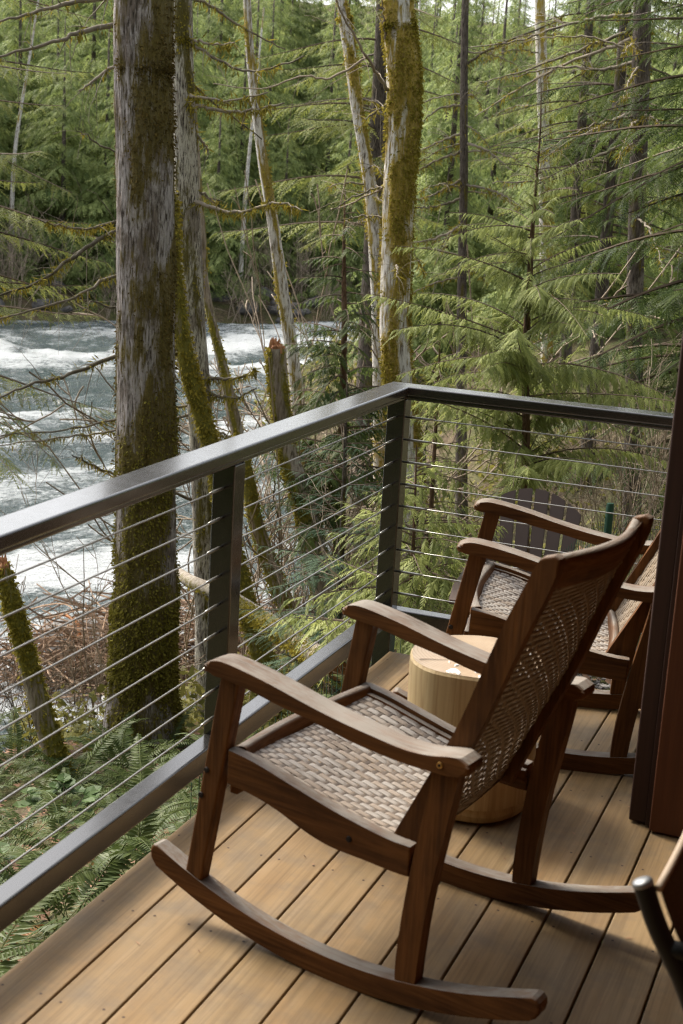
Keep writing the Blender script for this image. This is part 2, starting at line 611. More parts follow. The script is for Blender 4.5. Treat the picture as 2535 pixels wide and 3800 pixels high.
RAIL_TOP = [(.432, .458), (.39, .453), (.339, .444), (.254, .423), (.18, .405), (.118, .392), (.052, .381), (-.006, .374), (-.05, .374)]
RAIL_BOT = [(-.05, .305), (0, .306), (.062, .309), (.129, .311), (.175, .317), (.226, .331), (.297, .356), (.368, .371), (.432, .376)]
SIDE = cm(RAIL_TOP, 20) + cm(RAIL_BOT, 20)
FLEG = [(.541, .113), (.497, .098), (.405, .635), (.456, .642)]
RL_F = [(-.036, .045), (-.037, .14), (-.048, .263), (-.065, .388), (-.087, .524), (-.088, .575)]
RL_B = [(-.150, .575), (-.145, .524), (-.122, .388), (-.102, .263), (-.090, .14), (-.085, .050)]
RLEG = cm(RL_F, 14) + cm(RL_B, 14)
ST_F = [(.030, .335), (.012, .38), (-.064, .54), (-.116, .655), (-.157, .772), (-.198, .886), (-.233, .967), (-.252, 1.012), (-.266, 1.034)]
ST_B = [(-.290, 1.042), (-.304, 1.030), (-.285, .965), (-.250, .880), (-.208, .768), (-.165, .650), (-.115, .538), (-.045, .375), (-.027, .33)]
STILE = cm(ST_F, 22) + cm(ST_B, 22)
STC = catmull([((a[0] + b[0]) / 2, (a[1] + b[1]) / 2) for a, b in zip(ST_F, ST_B[::-1])], 60)   # stile centre line
RAILC = catmull(RAIL_TOP[::-1], 60)

def sm(me):
    return smooth_by_angle(me, 40)

def bow(t):
    return math.sin(math.pi * t)

def swept_bar(name, path, halfw, halfh, dirs, mat, bev=0.25):
    """bar with rounded-rectangle section; path (n,3); dirs: list of (a,b) unit vectors per point"""
    n = len(path)
    sec = []
    for k in range(16):
        an = 2 * math.pi * k / 16
        c, s = math.cos(an), math.sin(an)
        e = 0.45
        sec.append((math.copysign(abs(c) ** e, c), math.copysign(abs(s) ** e, s)))
    V = []
    for p, (a, b) in zip(path, dirs):
        for c, s in sec:
            V.append(Vector(p) + Vector(a) * c * halfw + Vector(b) * s * halfh)
    V = np.array([tuple(v) for v in V])
    F = []
    for i in range(n - 1):
        for j in range(16):
            F.append((i * 16 + j, i * 16 + (j + 1) % 16, (i + 1) * 16 + (j + 1) % 16, (i + 1) * 16 + j))
    for k in (0, (n - 1) * 16):
        for j in range(0, 14, 2):
            F.append((k, k + j + 1, k + j + 2, k + min(j + 3, 15)))
    return mesh_np(name, V, np.array(F), mat, True)

W = 0.60
def seat_pt(s_t, y):
    """seat surface: s_t 0 rear .. 1 front along the rail line, y local"""
    i = s_t * 59
    a = int(min(i, 58)); u = i - a
    x, z = RAILC[a] * (1 - u) + RAILC[a + 1] * u
    t = (-y - 0.05) / (W - 0.10)
    return Vector((x, y, z - 0.016 - 0.020 * bow(max(0, min(1, t)))))
def back_pt(h, y):
    i = h * 59
    a = int(min(i, 58)); u = i - a
    x, z = STC[a] * (1 - u) + STC[a + 1] * u
    t = (-y - 0.06) / (W - 0.12)
    return Vector((x - 0.040 * bow(max(0, min(1, t))) * (0.3 + 0.7 * h), y, z))

def ribbon(fn, a0, a1, nseg, halfw, thick, amp, phase, period, lateral, mat, name, jit=0.0):
    """woven ribbon following fn(a) -> point with normal; wave up/down with given period (in index units)"""
    V, F = [], []
    n = nseg + 1
    for i in range(n):
        a = a0 + (a1 - a0) * i / nseg
        p, nrm, lat = fn(a)
        if period > 0:
            xx = (a + phase) % 3.0
            w = amp * (0.45 - 1.7 * math.exp(-((xx - 0.5) / 0.36) ** 2) - 1.7 * math.exp(-((xx - 3.5) / 0.36) ** 2))
        else:
            w = -amp * 0.25
        p = p + nrm * w
        for dl, dn in ((-1, 0.1), (-0.80, 1), (0.80, 1), (1, 0.1)):
            V.append(tuple(p + lat * halfw * dl + nrm * thick * 0.5 * dn))
        V.append(tuple(p - nrm * thick * 0.6))
    for i in range(n - 1):
        for j in range(5):
            F.append((i * 5 + j, i * 5 + (j + 1) % 5, (i + 1) * 5 + (j + 1) % 5, (i + 1) * 5 + j))
    return mesh_np(name, np.array(V), np.array(F), mat, True)

def frame_at(fn2, a, b, da, db):
    p = fn2(a, b)
    ta = (fn2(a + da, b) - fn2(a - da, b)).normalized()
    tb = (fn2(a, b + db) - fn2(a, b - db)).normalized()
    n = ta.cross(tb).normalized()
    return p, ta, tb, n

def weave(root, part_name, fn2, a0, a1, b0, b1, pa, pb, hw_a, hw_b, amp, up, smat=None, cmat=None):
    """strands lengthwise (along a, spaced pb over b) and crosswise (along b, spaced pa over a)"""
    holder = empty(part_name)
    holder.parent = root
    da, db = (a1 - a0) * 0.01, (b1 - b0) * 0.01
    L = sum((fn2(a0 + (a1 - a0) * (i + 1) / 40, (b0 + b1) / 2) - fn2(a0 + (a1 - a0) * i / 40, (b0 + b1) / 2)).length for i in range(40))
    Wd = abs(b1 - b0)
    na = int(round(L / pa))
    nb = int(round(Wd / pb))
    sg = -1 if up else 1
    rr = random.Random(5)
    for j in range(nb):
        b = b0 + (b1 - b0) * (j + 0.5) / nb
        def fn(k, b=b):
            a = a0 + (a1 - a0) * k / na
            a = max(a0, min(a1, a))
            p, ta, tb, n = frame_at(fn2, min(max(a, a0 + da), a1 - da), b, da, db)
            return fn2(a, b), n * (1 if n.z * up > 0 or (up == 0 and n.x > 0) else -1), tb
        me = ribbon(fn, 0, na, na * 5, hw_a * rr.uniform(.93, 1.05), 0.0016, amp, j % 3, 1.0, None, smat or STRAND, 'strand')
        inst('strand', me, holder)
    for i in range(na):
        a = a0 + (a1 - a0) * (i + 0.5) / na
        def fn(k, a=a):
            b = b0 + (b1 - b0) * k / nb
            bb = b0 + (b1 - b0) * min(max(k / nb, 0.011), 0.989)
            p, ta, tb, n = frame_at(fn2, a, bb, da, db)
            return fn2(a, b), n * (1 if n.z * up > 0 or (up == 0 and n.x > 0) else -1), ta
        me = ribbon(fn, 0, nb, nb * 4, hw_b, 0.0014, amp, 0, 0.0, None, cmat or STRAND_D, 'cross_strand')
        inst('cross_strand', me, holder)
    return holder

def bolt(root, x, y, z, side, brass=True):
    """bolt head let into the outer face (side = +1 faces +y)"""
    bm = bmesh.new()
    bmesh.ops.create_cone(bm, cap_ends=True, segments=14, radius1=0.0075, radius2=0.0065, depth=0.004)
    bmesh.ops.rotate(bm, verts=bm.verts, cent=(0, 0, 0), matrix=Matrix.Rotation(-side * math.pi / 2, 3, 'X'))
    bmesh.ops.translate(bm, verts=bm.verts, vec=(x, y + side * 0.001, z))
    o = bm_obj('bolt', bm, BRASS if brass else HOLE, root)
    bm = bmesh.new()
    bmesh.ops.create_cone(bm, cap_ends=True, segments=10, radius1=0.0035, radius2=0.0035, depth=0.002)
    bmesh.ops.rotate(bm, verts=bm.verts, cent=(0, 0, 0), matrix=Matrix.Rotation(-side * math.pi / 2, 3, 'X'))
    bmesh.ops.translate(bm, verts=bm.verts, vec=(x, y + side * 0.003, z))
    bm_obj('bolt_socket', bm, HOLE, o)

def make_rocker():
    r = empty('rocking_chair')
    for near in (True, False):
        def span(v0, v1):
            return (-v1, -v0) if near else (-(W - v0), -(W - v1))
        side = 1 if near else -1
        inst('rocker', sm(prism_mesh('rocker', arc_profile(), *span(0.0, 0.042), WOOD_X, 0.006, 3)), r)
        inst('leg', sm(prism_mesh('front_leg', FLEG, *span(0.003, 0.039), WOOD_Z, 0.004, 2)), r)
        inst('leg', sm(prism_mesh('rear_leg', RLEG, *span(0.003, 0.039), WOOD_Z, 0.004, 2)), r)
        inst('armrest', sm(prism_mesh('armrest', ARM, *span(-0.014, 0.052), WOOD_X, 0.009, 3)), r)
        inst('seat_rail', sm(prism_mesh('seat_rail', SIDE, *span(0.006, 0.036), WOOD_X, 0.004, 2)), r)
        inner = [(x, z - 0.010) for x, z in RAIL_TOP] + [(x, z + 0.028) for x, z in RAIL_BOT]
        inst('seat_frame', sm(prism_mesh('seat_frame', cm(inner[:9], 20) + cm(inner[9:], 20), *span(0.0385, 0.054), WOOD_X, 0.003, 2)), r)
        inst('back_stile', sm(prism_mesh('back_stile', STILE, *span(0.055, 0.083), WOOD_Z, 0.006, 3)), r)
        oy = -0.003 if near else -(W - 0.003)
        bolt(r, .486, oy, .395, side, False)
        bolt(r, .500, oy, .330, side, False)
        bolt(r, .10, (-0.006 if near else -(W - 0.006)), .345, side, False)
        bolt(r, -.115, (0.014 if near else -(W + 0.014)), .583, side, True)
    # crest rail
    n = 25
    path, dirs = [], []
    for i in range(n):
        t = i / (n - 1)
        v = 0.068 + t * (W - 0.136)
        x = -0.256 - 0.046 * bow(t)
        path.append((x, -v, 0.992))
        upd = Vector((-0.36, 0, 0.93))
        path[-1] = tuple(Vector(path[-1]))
        dirs.append((Vector((0.93, 0, 0.36)), upd))
    inst('crest_rail', swept_bar('crest_rail', path, 0.013, 0.040, dirs, WOOD_Y), r)
    # lower back rail and cross bars
    path, dirs = [], []
    for i in range(n):
        t = i / (n - 1)
        v = 0.08 + t * (W - 0.16)
        path.append((0.004 - 0.012 * bow(t), -v, 0.352))
        dirs.append((Vector((0.9, 0, 0.4)), Vector((-0.4, 0, 0.9))))
    inst('lower_back_rail', swept_bar('lower_back_rail', path, 0.011, 0.018, dirs, WOOD_Y), r)
    path, dirs = [], []
    for i in range(n):
        t = i / (n - 1)
        v = 0.036 + t * (W - 0.072)
        path.append((0.415 + 0.030 * bow(t), -v, 0.437 - 0.010 * bow(t)))
        dirs.append((Vector((0.97, 0, -0.22)), Vector((0.22, 0, 0.97))))
    inst('front_rail', swept_bar('front_rail', path, 0.017, 0.024, dirs, WOOD_Y), r)
    box2 = box_obj('stretcher', 0.425, 0.447, -(W - 0.039), -0.039, 0.338, 0.378, WOOD_Y, r, 0.004, 2)
    weave(r, 'seat_weave', seat_pt, 0.10, 0.97, -0.052, -(W - 0.052), 0.0140, 0.0195, 0.0094, 0.0055, 0.0017, 1)
    weave(r, 'back_weave', back_pt, 0.03, 0.885, -0.080, -(W - 0.080), 0.0150, 0.0215, 0.0102, 0.0064, 0.0017, 0, STRAND_SHADED, STRAND_SHADED)
    return r

chair = make_rocker()
tag(chair, 'brown wooden rocking chair with woven seat nearest the viewer, beside the stump table', 'rocking chair', 'rocking chairs on the deck')
chair2 = copy_tree(chair)
tag(chair2, 'brown wooden rocking chair behind the stump table, partly hidden by the house corner', 'rocking chair', 'rocking chairs on the deck')
chair.location = (-0.873, 2.673, 0.0)
chair.rotation_euler = (0, 0, math.radians(168.5))
pt = -0.041
Mx = Matrix.Translation((-math.sin(pt) * 1.3, 0, 1.3 - 1.3 * math.cos(pt))) @ Matrix.Rotation(pt, 4, 'Y')
low = min((Mx @ Vector((x, 0, z))).z for x, z in arc_profile())
chair2.matrix_world = Matrix.Translation((-0.654, 4.134, -low)) @ Matrix.Rotation(math.radians(191.43), 4, 'Z') @ Mx

# ================================================================== log stump table
def stump_mats():
    m = Mat('peeled_log_side', 0.55, 0.35)
    g = m.noise(m.co((30, 30, 1.0)), 1.0, 5, 0.6, 0.7)
    f = m.noise(m.co((110, 110, 2.5)), 1.0, 3, 0.6)
    b = m.noise(m.co((5, 5, 2.0)), 1.0, 4, 0.6)
    c = m.ramp(g, [(0.32, (0.27, 0.175, 0.08)), (0.46, (0.42, 0.31, 0.16)), (0.7, (0.50, 0.39, 0.22))])
    c = m.mix(m.math('MULTIPLY', m.ramp(f, [(0.3, 1.0), (0.5, 0.0)]), 0.55), c, (0.27, 0.165, 0.075))
    c = m.mix(m.math('MULTIPLY', m.ramp(b, [(0.5, 0.0), (0.7, 1.0)]), 0.45), c, (0.31, 0.20, 0.10))
    m.color(c)
    m.bump(m.math('ADD', g, f), 0.3, 0.002)
    t = Mat('sawn_log_top', 0.38, 0.4)
    v = t.co((1, 1, 1))
    d = t.node('ShaderNodeVectorMath', operation='LENGTH')
    ad = t.node('ShaderNodeVectorMath', operation='ADD')
    cmb = t.node('ShaderNodeCombineXYZ')
    t.nt.links.new(t.sep(v, 0), cmb.inputs[0]); t.nt.links.new(t.sep(v, 1), cmb.inputs[1])
    ad.inputs[1].default_value = (0.02, -0.03, 0)
    t.nt.links.new(cmb.outputs[0], ad.inputs[0])
    t.nt.links.new(ad.outputs[0], d.inputs[0])
    wob = t.noise(v, 9, 3, 0.5)
    rr = t.math('ADD', d.outputs['Value'], t.math('MULTIPLY', wob, 0.02))
    ring = t.math('SINE', t.math('MULTIPLY', rr, 620.0))
    blot = t.noise(v, 6, 5, 0.6)
    c = t.ramp(blot, [(0.3, (0.33, 0.235, 0.15)), (0.7, (0.48, 0.38, 0.27))])
    c = t.mix(t.math('MULTIPLY', t.ramp(ring, [(0.4, 0.0), (1.0, 1.0)]), 0.5), c, (0.22, 0.14, 0.08))
    t.color(c)
    t.rough(t.ramp(blot, [(0.3, 0.25), (0.7, 0.5)]))
    return m.m, t.m
LOGSIDE, LOGTOP = stump_mats()
stump = empty('stump_table', (-1.0, 3.76, 0))
tag(stump, 'pale peeled log stump used as a side table between the rocking chairs', 'stump table')
ns = 64
prof = [(0.150, 0.004), (0.176, 0.010), (0.184, 0.030), (0.180, 0.048), (0.190, 0.052), (0.190, 0.10), (0.188, 0.25), (0.189, 0.40), (0.188, 0.422), (0.183, 0.430)]
V, F = [], []
for k, (rr_, z) in enumerate(prof):
    for j in range(ns):
        a = 2 * math.pi * j / ns
        w = 1 + 0.034 * mnoise.noise((math.cos(a) * 1.5, math.sin(a) * 1.5, z * 0.8)) * 2 + 0.012 * mnoise.noise((math.cos(a) * 4, math.sin(a) * 4, z * 2)) + 0.006 * mnoise.noise((math.cos(a) * 9, math.sin(a) * 9, z))
        V.append((rr_ * w * math.cos(a), rr_ * w * math.sin(a), z))
for k in range(len(prof) - 1):
    for j in range(ns):
        F.append((k * ns + j, k * ns + (j + 1) % ns, (k + 1) * ns + (j + 1) % ns, (k + 1) * ns + j))
o = obj_np('log_body', np.array(V), np.array(F), LOGSIDE, stump, True)
smooth_by_angle(o.data, 30)
top_ring = V[-ns:]
bm = bmesh.new()
vs = [bm.verts.new((x, y, 0.4305)) for x, y, z in top_ring]
cv = bm.verts.new((0, 0, 0.432))
for j in range(ns):
    bm.faces.new((vs[j], vs[(j + 1) % ns], cv))
bm_obj('log_top', bm, LOGTOP, stump)
# white drips of dried varnish / water on the top
DRIP = plain('white_drip', (0.86, 0.86, 0.85), 0.15, 0.6)
rs = random.Random(21)
dr = Acc()
def blob(cx, cy, r, stretch=1.0, ang=0.0):
    m_ = 12
    th = np.linspace(0, 2 * np.pi, m_, endpoint=False)
    rad = r * (1 + 0.22 * np.sin(th * 2 + rs.random() * 6) + 0.12 * np.sin(th * 3 + rs.random() * 6))
    x, y = rad * np.cos(th) * stretch, rad * np.sin(th)
    X = cx + x * math.cos(ang) - y * math.sin(ang)
    Y = cy + x * math.sin(ang) + y * math.cos(ang)
    low_ = np.stack([X, Y, np.full(m_, 0.4312)], -1)
    hi = np.stack([cx + (X - cx) * .7, cy + (Y - cy) * .7, np.full(m_, 0.4345)], -1)
    Vv = np.vstack([low_, hi])
    Ff = [(j, (j + 1) % m_, m_ + (j + 1) % m_, m_ + j) for j in range(m_)]
    Ff += [(m_, m_ + k, m_ + k + 1, m_ + k + 2) for k in range(1, m_ - 2, 2)]
    dr.add(Vv, np.array(Ff))
for (cx, cy, r, st, an) in ((-.150, .085, .011, 3.2, .3), (-.135, .065, .009, 2.6, .2), (-.11, .10, .007, 1.5, 0), (-.025, -.155, .014, 1.6, .2), (.075, -.135, .009, 1.2, .4), (.11, -.15, .013, 3.0, .5), (.055, -.165, .008, 1.2, 0), (.085, .14, .010, 1.8, 0), (.04, .15, .012, 1.4, .2), (.13, .09, .008, 2, 0)):
    blob(cx, cy, r, st, an)
for _ in range(26):
    a = rs.uniform(-2.2, 0.6); q_ = rs.uniform(.06, .17)
    blob(q_ * math.cos(a), q_ * math.sin(a), rs.uniform(.002, .006), rs.uniform(1, 2), rs.uniform(0, 3))
tag(dr.obj('white_drips', DRIP, stump), kind='stuff')
CRACK = plain('drying_crack', (0.07, 0.04, 0.02), 0.9)
for k, (an, r0_, r1_, wd) in enumerate(((-2.35, .03, .178, .0022), (2.5, .05, .17, .0016), (-1.2, .02, .12, .0014), (.6, .04, .16, .0016))):
    pts_ = [(r0_ + (r1_ - r0_) * t, an + .10 * math.sin(5 * t + k)) for t in np.linspace(0, 1, 9)]
    L_, R_2 = [], []
    for i, (rq, aq) in enumerate(pts_):
        w_ = wd * (0.15 + 0.85 * i / 8)
        c_, s_ = math.cos(aq), math.sin(aq)
        L_.append((rq * c_ - s_ * w_, rq * s_ + c_ * w_, .4328)); R_2.append((rq * c_ + s_ * w_, rq * s_ - c_ * w_, .4328))
    obj_np('crack', np.array(L_ + R_2), np.array([(i, i + 1, 9 + i + 1, 9 + i) for i in range(8)]), CRACK, stump)

# ================================================================== sling patio chair at the frame edge
def sling_mat():
    m = Mat('brown_sling_fabric', 0.75, 0.2)
    n = m.noise(m.co((260, 260, 260)), 1.0, 2, 0.5)
    b = m.noise(m.co((5, 5, 5)), 1.0, 3, 0.5)
    c = m.ramp(n, [(0.3, (0.055, 0.040, 0.026)), (0.7, (0.115, 0.088, 0.06))])
    m.color(m.mix(m.math('MULTIPLY', b, 0.4), c, (0.06, 0.045, 0.03)))
    m.bump(n, 0.3, 0.001)
    return m.m
SLING = sling_mat()
HEM = plain('sling_hem', (0.30, 0.235, 0.175), 0.7)
pc = empty('patio_chair', (-0.26, 2.026, 0))
tag(pc, 'patio chair with brown sling fabric and black tubes at the lower corner of the deck', 'patio chair')
back = catmull([(0.0, 0.735), (0.030, 0.668), (0.078, 0.586), (0.125, 0.48), (0.150, 0.42), (0.20, 0.385), (0.35, 0.395), (0.50, 0.41), (0.56, 0.36)], 40)
for yy in (0.0, 0.56):
    C = np.array([(x, yy, z) for x, z in back])
    V, F = tube_np(C, np.full(len(C), 0.0155), 16)
    t_ = obj_np('side_tube', V, F, BLACKM, pc, True)
    smooth_by_angle(t_.data, 50)
    d0 = (C[0] - C[1]) / np.linalg.norm(C[0] - C[1])
    Cc = np.array([C[0] - d0 * .004, C[0] + d0 * .001, C[0] + d0 * .004, C[0] + d0 * .0065])
    V, F = tube_np(Cc, np.array([.0162, .0162, .0148, .008]), 16)
    smooth_by_angle(obj_np('tube_cap', V, F, ALU, t_, True).data, 50)
    for (xt, xb, zt) in ((0.15, 0.02, 0.42), (0.52, 0.60, 0.40)):
        C2 = np.linspace((xt, yy + (0.02 if yy else -0.02), zt), (xb, yy + (0.04 if yy else -0.04), 0.012), 8)
        V, F = tube_np(C2, np.full(8, 0.013), 12)
        obj_np('leg', V, F, BLACKM, pc, True)
    Ca = catmull([(0.045, yy, 0.64), (0.16, yy, 0.635), (0.40, yy, 0.64), (0.545, yy, 0.60), (0.56, yy, 0.40)], 20)
    V, F = tube_np(Ca, np.full(20, 0.014), 12)
    obj_np('armrest', V, F, BLACKM, pc, True)
sl_path = back[1:37]
SV, SF = [], []
for i, (x, z) in enumerate(sl_path):
    for j in range(9):
        t = j / 8
        SV.append((x + 0.018 + 0.010 * math.sin(math.pi * t), 0.012 + 0.536 * t, z + 0.006))
for i in range(len(sl_path) - 1):
    for j in range(8):
        SF.append((i * 9 + j, i * 9 + j + 1, (i + 1) * 9 + j + 1, (i + 1) * 9 + j))
so = obj_np('sling', np.array(SV), np.array(SF), SLING, pc, True)
md = so.modifiers.new('thick', 'SOLIDIFY'); md.thickness = 0.003
x, z = sl_path[0]
V, F = tube_np(np.array([(x + 0.018 + 0.010 * math.sin(math.pi * t), 0.004 + 0.552 * t, z + 0.008) for t in np.linspace(0, 1, 12)]), np.full(12, 0.0065), 8)
obj_np('hem', V, F, HEM, so, True)
# ================================================================== ground, river
def sstep(a, b, x):
    t = np.clip((x - a) / (b - a), 0, 1)
    return t * t * (3 - 2 * t)
GN = [-80, 2.4, 4.0, 5.8, 7.7, 9.7, 10.9, 12.4, 14.3, 16.0, 20, 400]
GZ = [-0.95, -0.98, -1.12, -1.62, -2.32, -2.95, -3.1, -3.75, -5.05, -5.6, -6.2, -6.2]
FN = [0, 53, 56, 59, 64, 75, 120, 200, 400]
FZ = [-6.2, -6.2, -5.1, -3.9, -2.6, 0.0, 13, 24, 36]
WATER_Z = -5.15
def ground_n(x, y):
    n = -0.77 * x + 0.64 * y
    m = 0.64 * x + 0.77 * y
    return n - 24 * sstep(8, 20, m)
def ground_z(x, y):
    x = np.asarray(x, float); y = np.asarray(y, float)
    z = np.maximum(np.interp(ground_n(x, y), GN, GZ), np.interp(far_n(x, y), FN, FZ))
    dp = np.hypot(np.maximum(np.abs(x + 1.0) - 0.6, 0), np.maximum(np.abs(y - 7.6) - 2.8, 0))
    w = 1 - sstep(0.3, 1.9, dp)          # level gravel pad behind the deck
    return z * (1 - w) - 0.94 * w
def far_n(x, y):
    return -0.77 * x + 0.64 * y
def vnoise(X, Y, sc, seed=0, oct=3):
    """cheap vectorised value noise"""
    out = np.zeros_like(X, dtype=float)
    amp, tot = 1.0, 0.0
    for o_ in range(oct):
        rg = np.random.default_rng(seed + o_ * 17)
        tab = rg.random((256, 256))
        x = X * sc; y = Y * sc
        xi = np.floor(x).astype(int); yi = np.floor(y).astype(int)
        fx = x - xi; fy = y - yi
        fx = fx * fx * (3 - 2 * fx); fy = fy * fy * (3 - 2 * fy)
        a = tab[xi % 256, yi % 256]; b = tab[(xi + 1) % 256, yi % 256]
        c = tab[xi % 256, (yi + 1) % 256]; d = tab[(xi + 1) % 256, (yi + 1) % 256]
        out += amp * ((a * (1 - fx) + b * fx) * (1 - fy) + (c * (1 - fx) + d * fx) * fy)
        tot += amp
        amp *= 0.5
        sc *= 2.03
    return out / tot * 2 - 1

def ground_mat():
    m = Mat('forest_floor', 0.9, 0.15)
    v = m.co((1, 1, 1))
    a = m.noise(v, 0.8, 6, 0.65)
    b = m.noise(v, 9, 5, 0.7)
    c2 = m.vor(v, 26)
    c = m.ramp(b, [(0.3, (0.035, 0.024, 0.015)), (0.5, (0.085, 0.062, 0.038)), (0.72, (0.16, 0.125, 0.085))])
    c = m.mix(m.math('MULTIPLY', m.ramp(a, [(0.42, 0.0), (0.6, 1.0)]), 0.75), c, m.ramp(b, [(0.3, (0.025, 0.035, 0.01)), (0.7, (0.10, 0.115, 0.03))]))
    m.color(c)
    m.bump(m.math('ADD', b, m.math('MULTIPLY', c2, 0.5)), 0.8, 0.03)
    return m.m
# one sheet, finer near the deck
gx = np.concatenate([np.linspace(-260, -30, 40, endpoint=False), np.linspace(-30, -14, 40, endpoint=False), np.linspace(-14, 3, 130, endpoint=False), np.linspace(3, 20, 30, endpoint=False), np.linspace(20, 200, 20)])
gy = np.concatenate([np.linspace(-60, -2, 12, endpoint=False), np.linspace(-2, 18, 150, endpoint=False), np.linspace(18, 40, 60, endpoint=False), np.linspace(40, 300, 70)])
GX, GY = np.meshgrid(gx, gy, indexing='ij')
Z = ground_z(GX, GY)
near = np.clip(1 - np.abs(GY - 7) / 40, 0, 1)
Z = Z + 0.10 * vnoise(GX, GY, 0.5, 3) * np.clip(ground_n(GX, GY) - 4, 0, 3) / 3 + 0.035 * vnoise(GX, GY, 2.2, 9)
far = np.clip((far_n(GX, GY) - 56) / 20, 0, 1)
Z += far * 1.6 * vnoise(GX, GY, 0.09, 5)
nx, ny = GX.shape
ii, jj = np.meshgrid(np.arange(nx - 1), np.arange(ny - 1), indexing='ij')
F = np.stack([ii * ny + jj, (ii + 1) * ny + jj, (ii + 1) * ny + jj + 1, ii * ny + jj + 1], -1).reshape(-1, 4)
ground = obj_np('ground', np.stack([GX, GY, Z], -1).reshape(-1, 3), F, ground_mat(), None, True)
tag(ground, kind='structure')

# ---- river: local frame along the flow
RD = np.array([0.64, 0.77]); RN = np.array([-0.77, 0.64])
def water_mat():
    m = Mat('river_water', 0.12, 0.5)
    # coordinates stretched along the flow (local x = downstream)
    v = m.co((1, 1, 1))
    vs = m.co((0.42, 1.0, 1.0))
    fo = m.attr('foam')
    n1 = m.noise(vs, 1.1, 7, 0.72, 1.0)
    n2 = m.noise(vs, 6.0, 6, 0.75, 0.8)
    n3 = m.noise(m.co((0.5, 1.0, 1.0)), 15.0, 6, 0.75, 0.6)
    f = m.math('ADD', m.math('MULTIPLY', n1, 0.22), m.math('ADD', m.math('MULTIPLY', n2, 0.38), m.math('MULTIPLY', n3, 0.40)))
    f = m.math('ADD', f, m.math('MULTIPLY', m.math('SUBTRACT', fo, 0.5), 0.55))
    mask = m.ramp(f, [(0.455, 0.0), (0.52, 0.25), (0.57, 0.75), (0.63, 1.0)])
    wcol = m.ramp(n1, [(0.3, (0.036, 0.060, 0.062)), (0.7, (0.085, 0.115, 0.115))])
    m.color(m.mix(mask, wcol, (0.50, 0.53, 0.55)))
    m.rough(m.mix(mask, (0.10, 0.10, 0.10), (0.75, 0.75, 0.75)))
    m.b.inputs['IOR'].default_value = 1.33
    rip = m.noise(m.co((0.8, 2.0, 1)), 5.0, 5, 0.6, 0.3)
    m.bump(m.math('ADD', m.math('ADD', rip, m.math('MULTIPLY', n3, 0.5)), m.math('MULTIPLY', n2, 0.8)), 1.0, 0.16)
    return m.m
mu = np.concatenate([np.linspace(-60, -10, 60, endpoint=False), np.linspace(-10, 40, 250, endpoint=False), np.linspace(40, 110, 50)])
nu = np.concatenate([np.linspace(10, 40, 200, endpoint=False), np.linspace(40, 82, 80)])
MU, NU = np.meshgrid(mu, nu, indexing='ij')
w1 = vnoise(MU * 0.45, NU, 0.55, 31, 4)
w2 = vnoise(MU * 0.7, NU, 1.8, 41, 4)
rid = 1 - np.abs(w1)
ZW = 0.26 * w1 + 0.10 * w2 + 0.16 * (rid ** 3)
# broad standing-wave rapids
rap = vnoise(MU * 0.5, NU, 0.16, 77, 2)
foam = 0.50 + 0.15 * rap + 0.34 * w1 + 0.14 * w2
def patch(m0, n0, sm_, sn_, a):
    return a * np.exp(-((MU - m0) / sm_) ** 2 - ((NU - n0) / sn_) ** 2)
def mn(x, y):
    return 0.64 * x + 0.77 * y, -0.77 * x + 0.64 * y
for (x, y, sm_, sn_, a) in ((-27.5, 43.5, 7, 3.0, .24), (-20, 45, 6, 2.4, .22), (-19, 29.5, 6, 2.2, .25), (-12.2, 19.5, 2.6, 1.0, .36), (-15, 22, 6, 3, .12), (-9.5, 15.2, 3, 1.4, .35), (-24, 36, 6, 3, -.3), (-13.5, 25, 6, 3, -.2)):
    m0, n0 = mn(x, y)
    foam += patch(m0, n0, sm_, sn_, a) * (0.55 + 0.9 * w2 + 0.5 * w1)
    if a > .5:
        ZW += patch(m0, n0, sm_ * .8, sn_ * .8, 0.22) * (0.6 + 0.8 * np.abs(w2))
nx, ny = MU.shape
ii, jj = np.meshgrid(np.arange(nx - 1), np.arange(ny - 1), indexing='ij')
F = np.stack([ii * ny + jj, (ii + 1) * ny + jj, (ii + 1) * ny + jj + 1, ii * ny + jj + 1], -1).reshape(-1, 4)
river = obj_np('river', np.stack([MU, NU, ZW], -1).reshape(-1, 3), F, water_mat(), None, True, {'foam': foam.ravel()})
river.rotation_euler = (0, 0, math.atan2(0.77, 0.64))
river.location = (0, 0, WATER_Z)
tag(river, kind='structure')
# ================================================================== vegetation toolkit
def foliage_mat(name, c0, c1, trans=0.35, rough=0.55, yellow=(0.16, 0.17, 0.035)):
    m = Mat(name, rough, 0.14)
    t = m.attr('tint')
    n = m.noise(m.co((1, 1, 1), offs_random=True), 1.3, 3, 0.6)
    c = m.ramp(m.math('ADD', m.math('MULTIPLY', t, 0.7), m.math('MULTIPLY', n, 0.3)), [(0.1, c0), (0.8, c1)])
    c = m.mix(m.math('MULTIPLY', m.ramp(n, [(0.5, 0.0), (0.75, 1.0)]), 0.35), c, yellow)
    m.color(c)
    m.translucent(c, trans)
    return m.m
CEDAR_LEAF = foliage_mat('cedar_foliage', (0.135, 0.168, 0.05), (0.36, 0.395, 0.13), 0.42, 0.5)
HEMLOCK_LEAF = foliage_mat('hemlock_foliage', (0.024, 0.048, 0.013), (0.095, 0.13, 0.030), 0.42, 0.5)
FIR_LEAF = foliage_mat('fir_foliage', (0.09, 0.115, 0.028), (0.25, 0.265, 0.065), 0.42, 0.55)
BLUE_FIR_LEAF = foliage_mat('young_fir_foliage', (0.035, 0.07, 0.04), (0.085, 0.14, 0.075), 0.3, 0.5, (0.09, 0.13, 0.05))
FAR_LEAF = foliage_mat('far_conifer_foliage', (0.10, 0.145, 0.05), (0.275, 0.325, 0.11), 0.42, 0.6, (0.30, 0.29, 0.09))
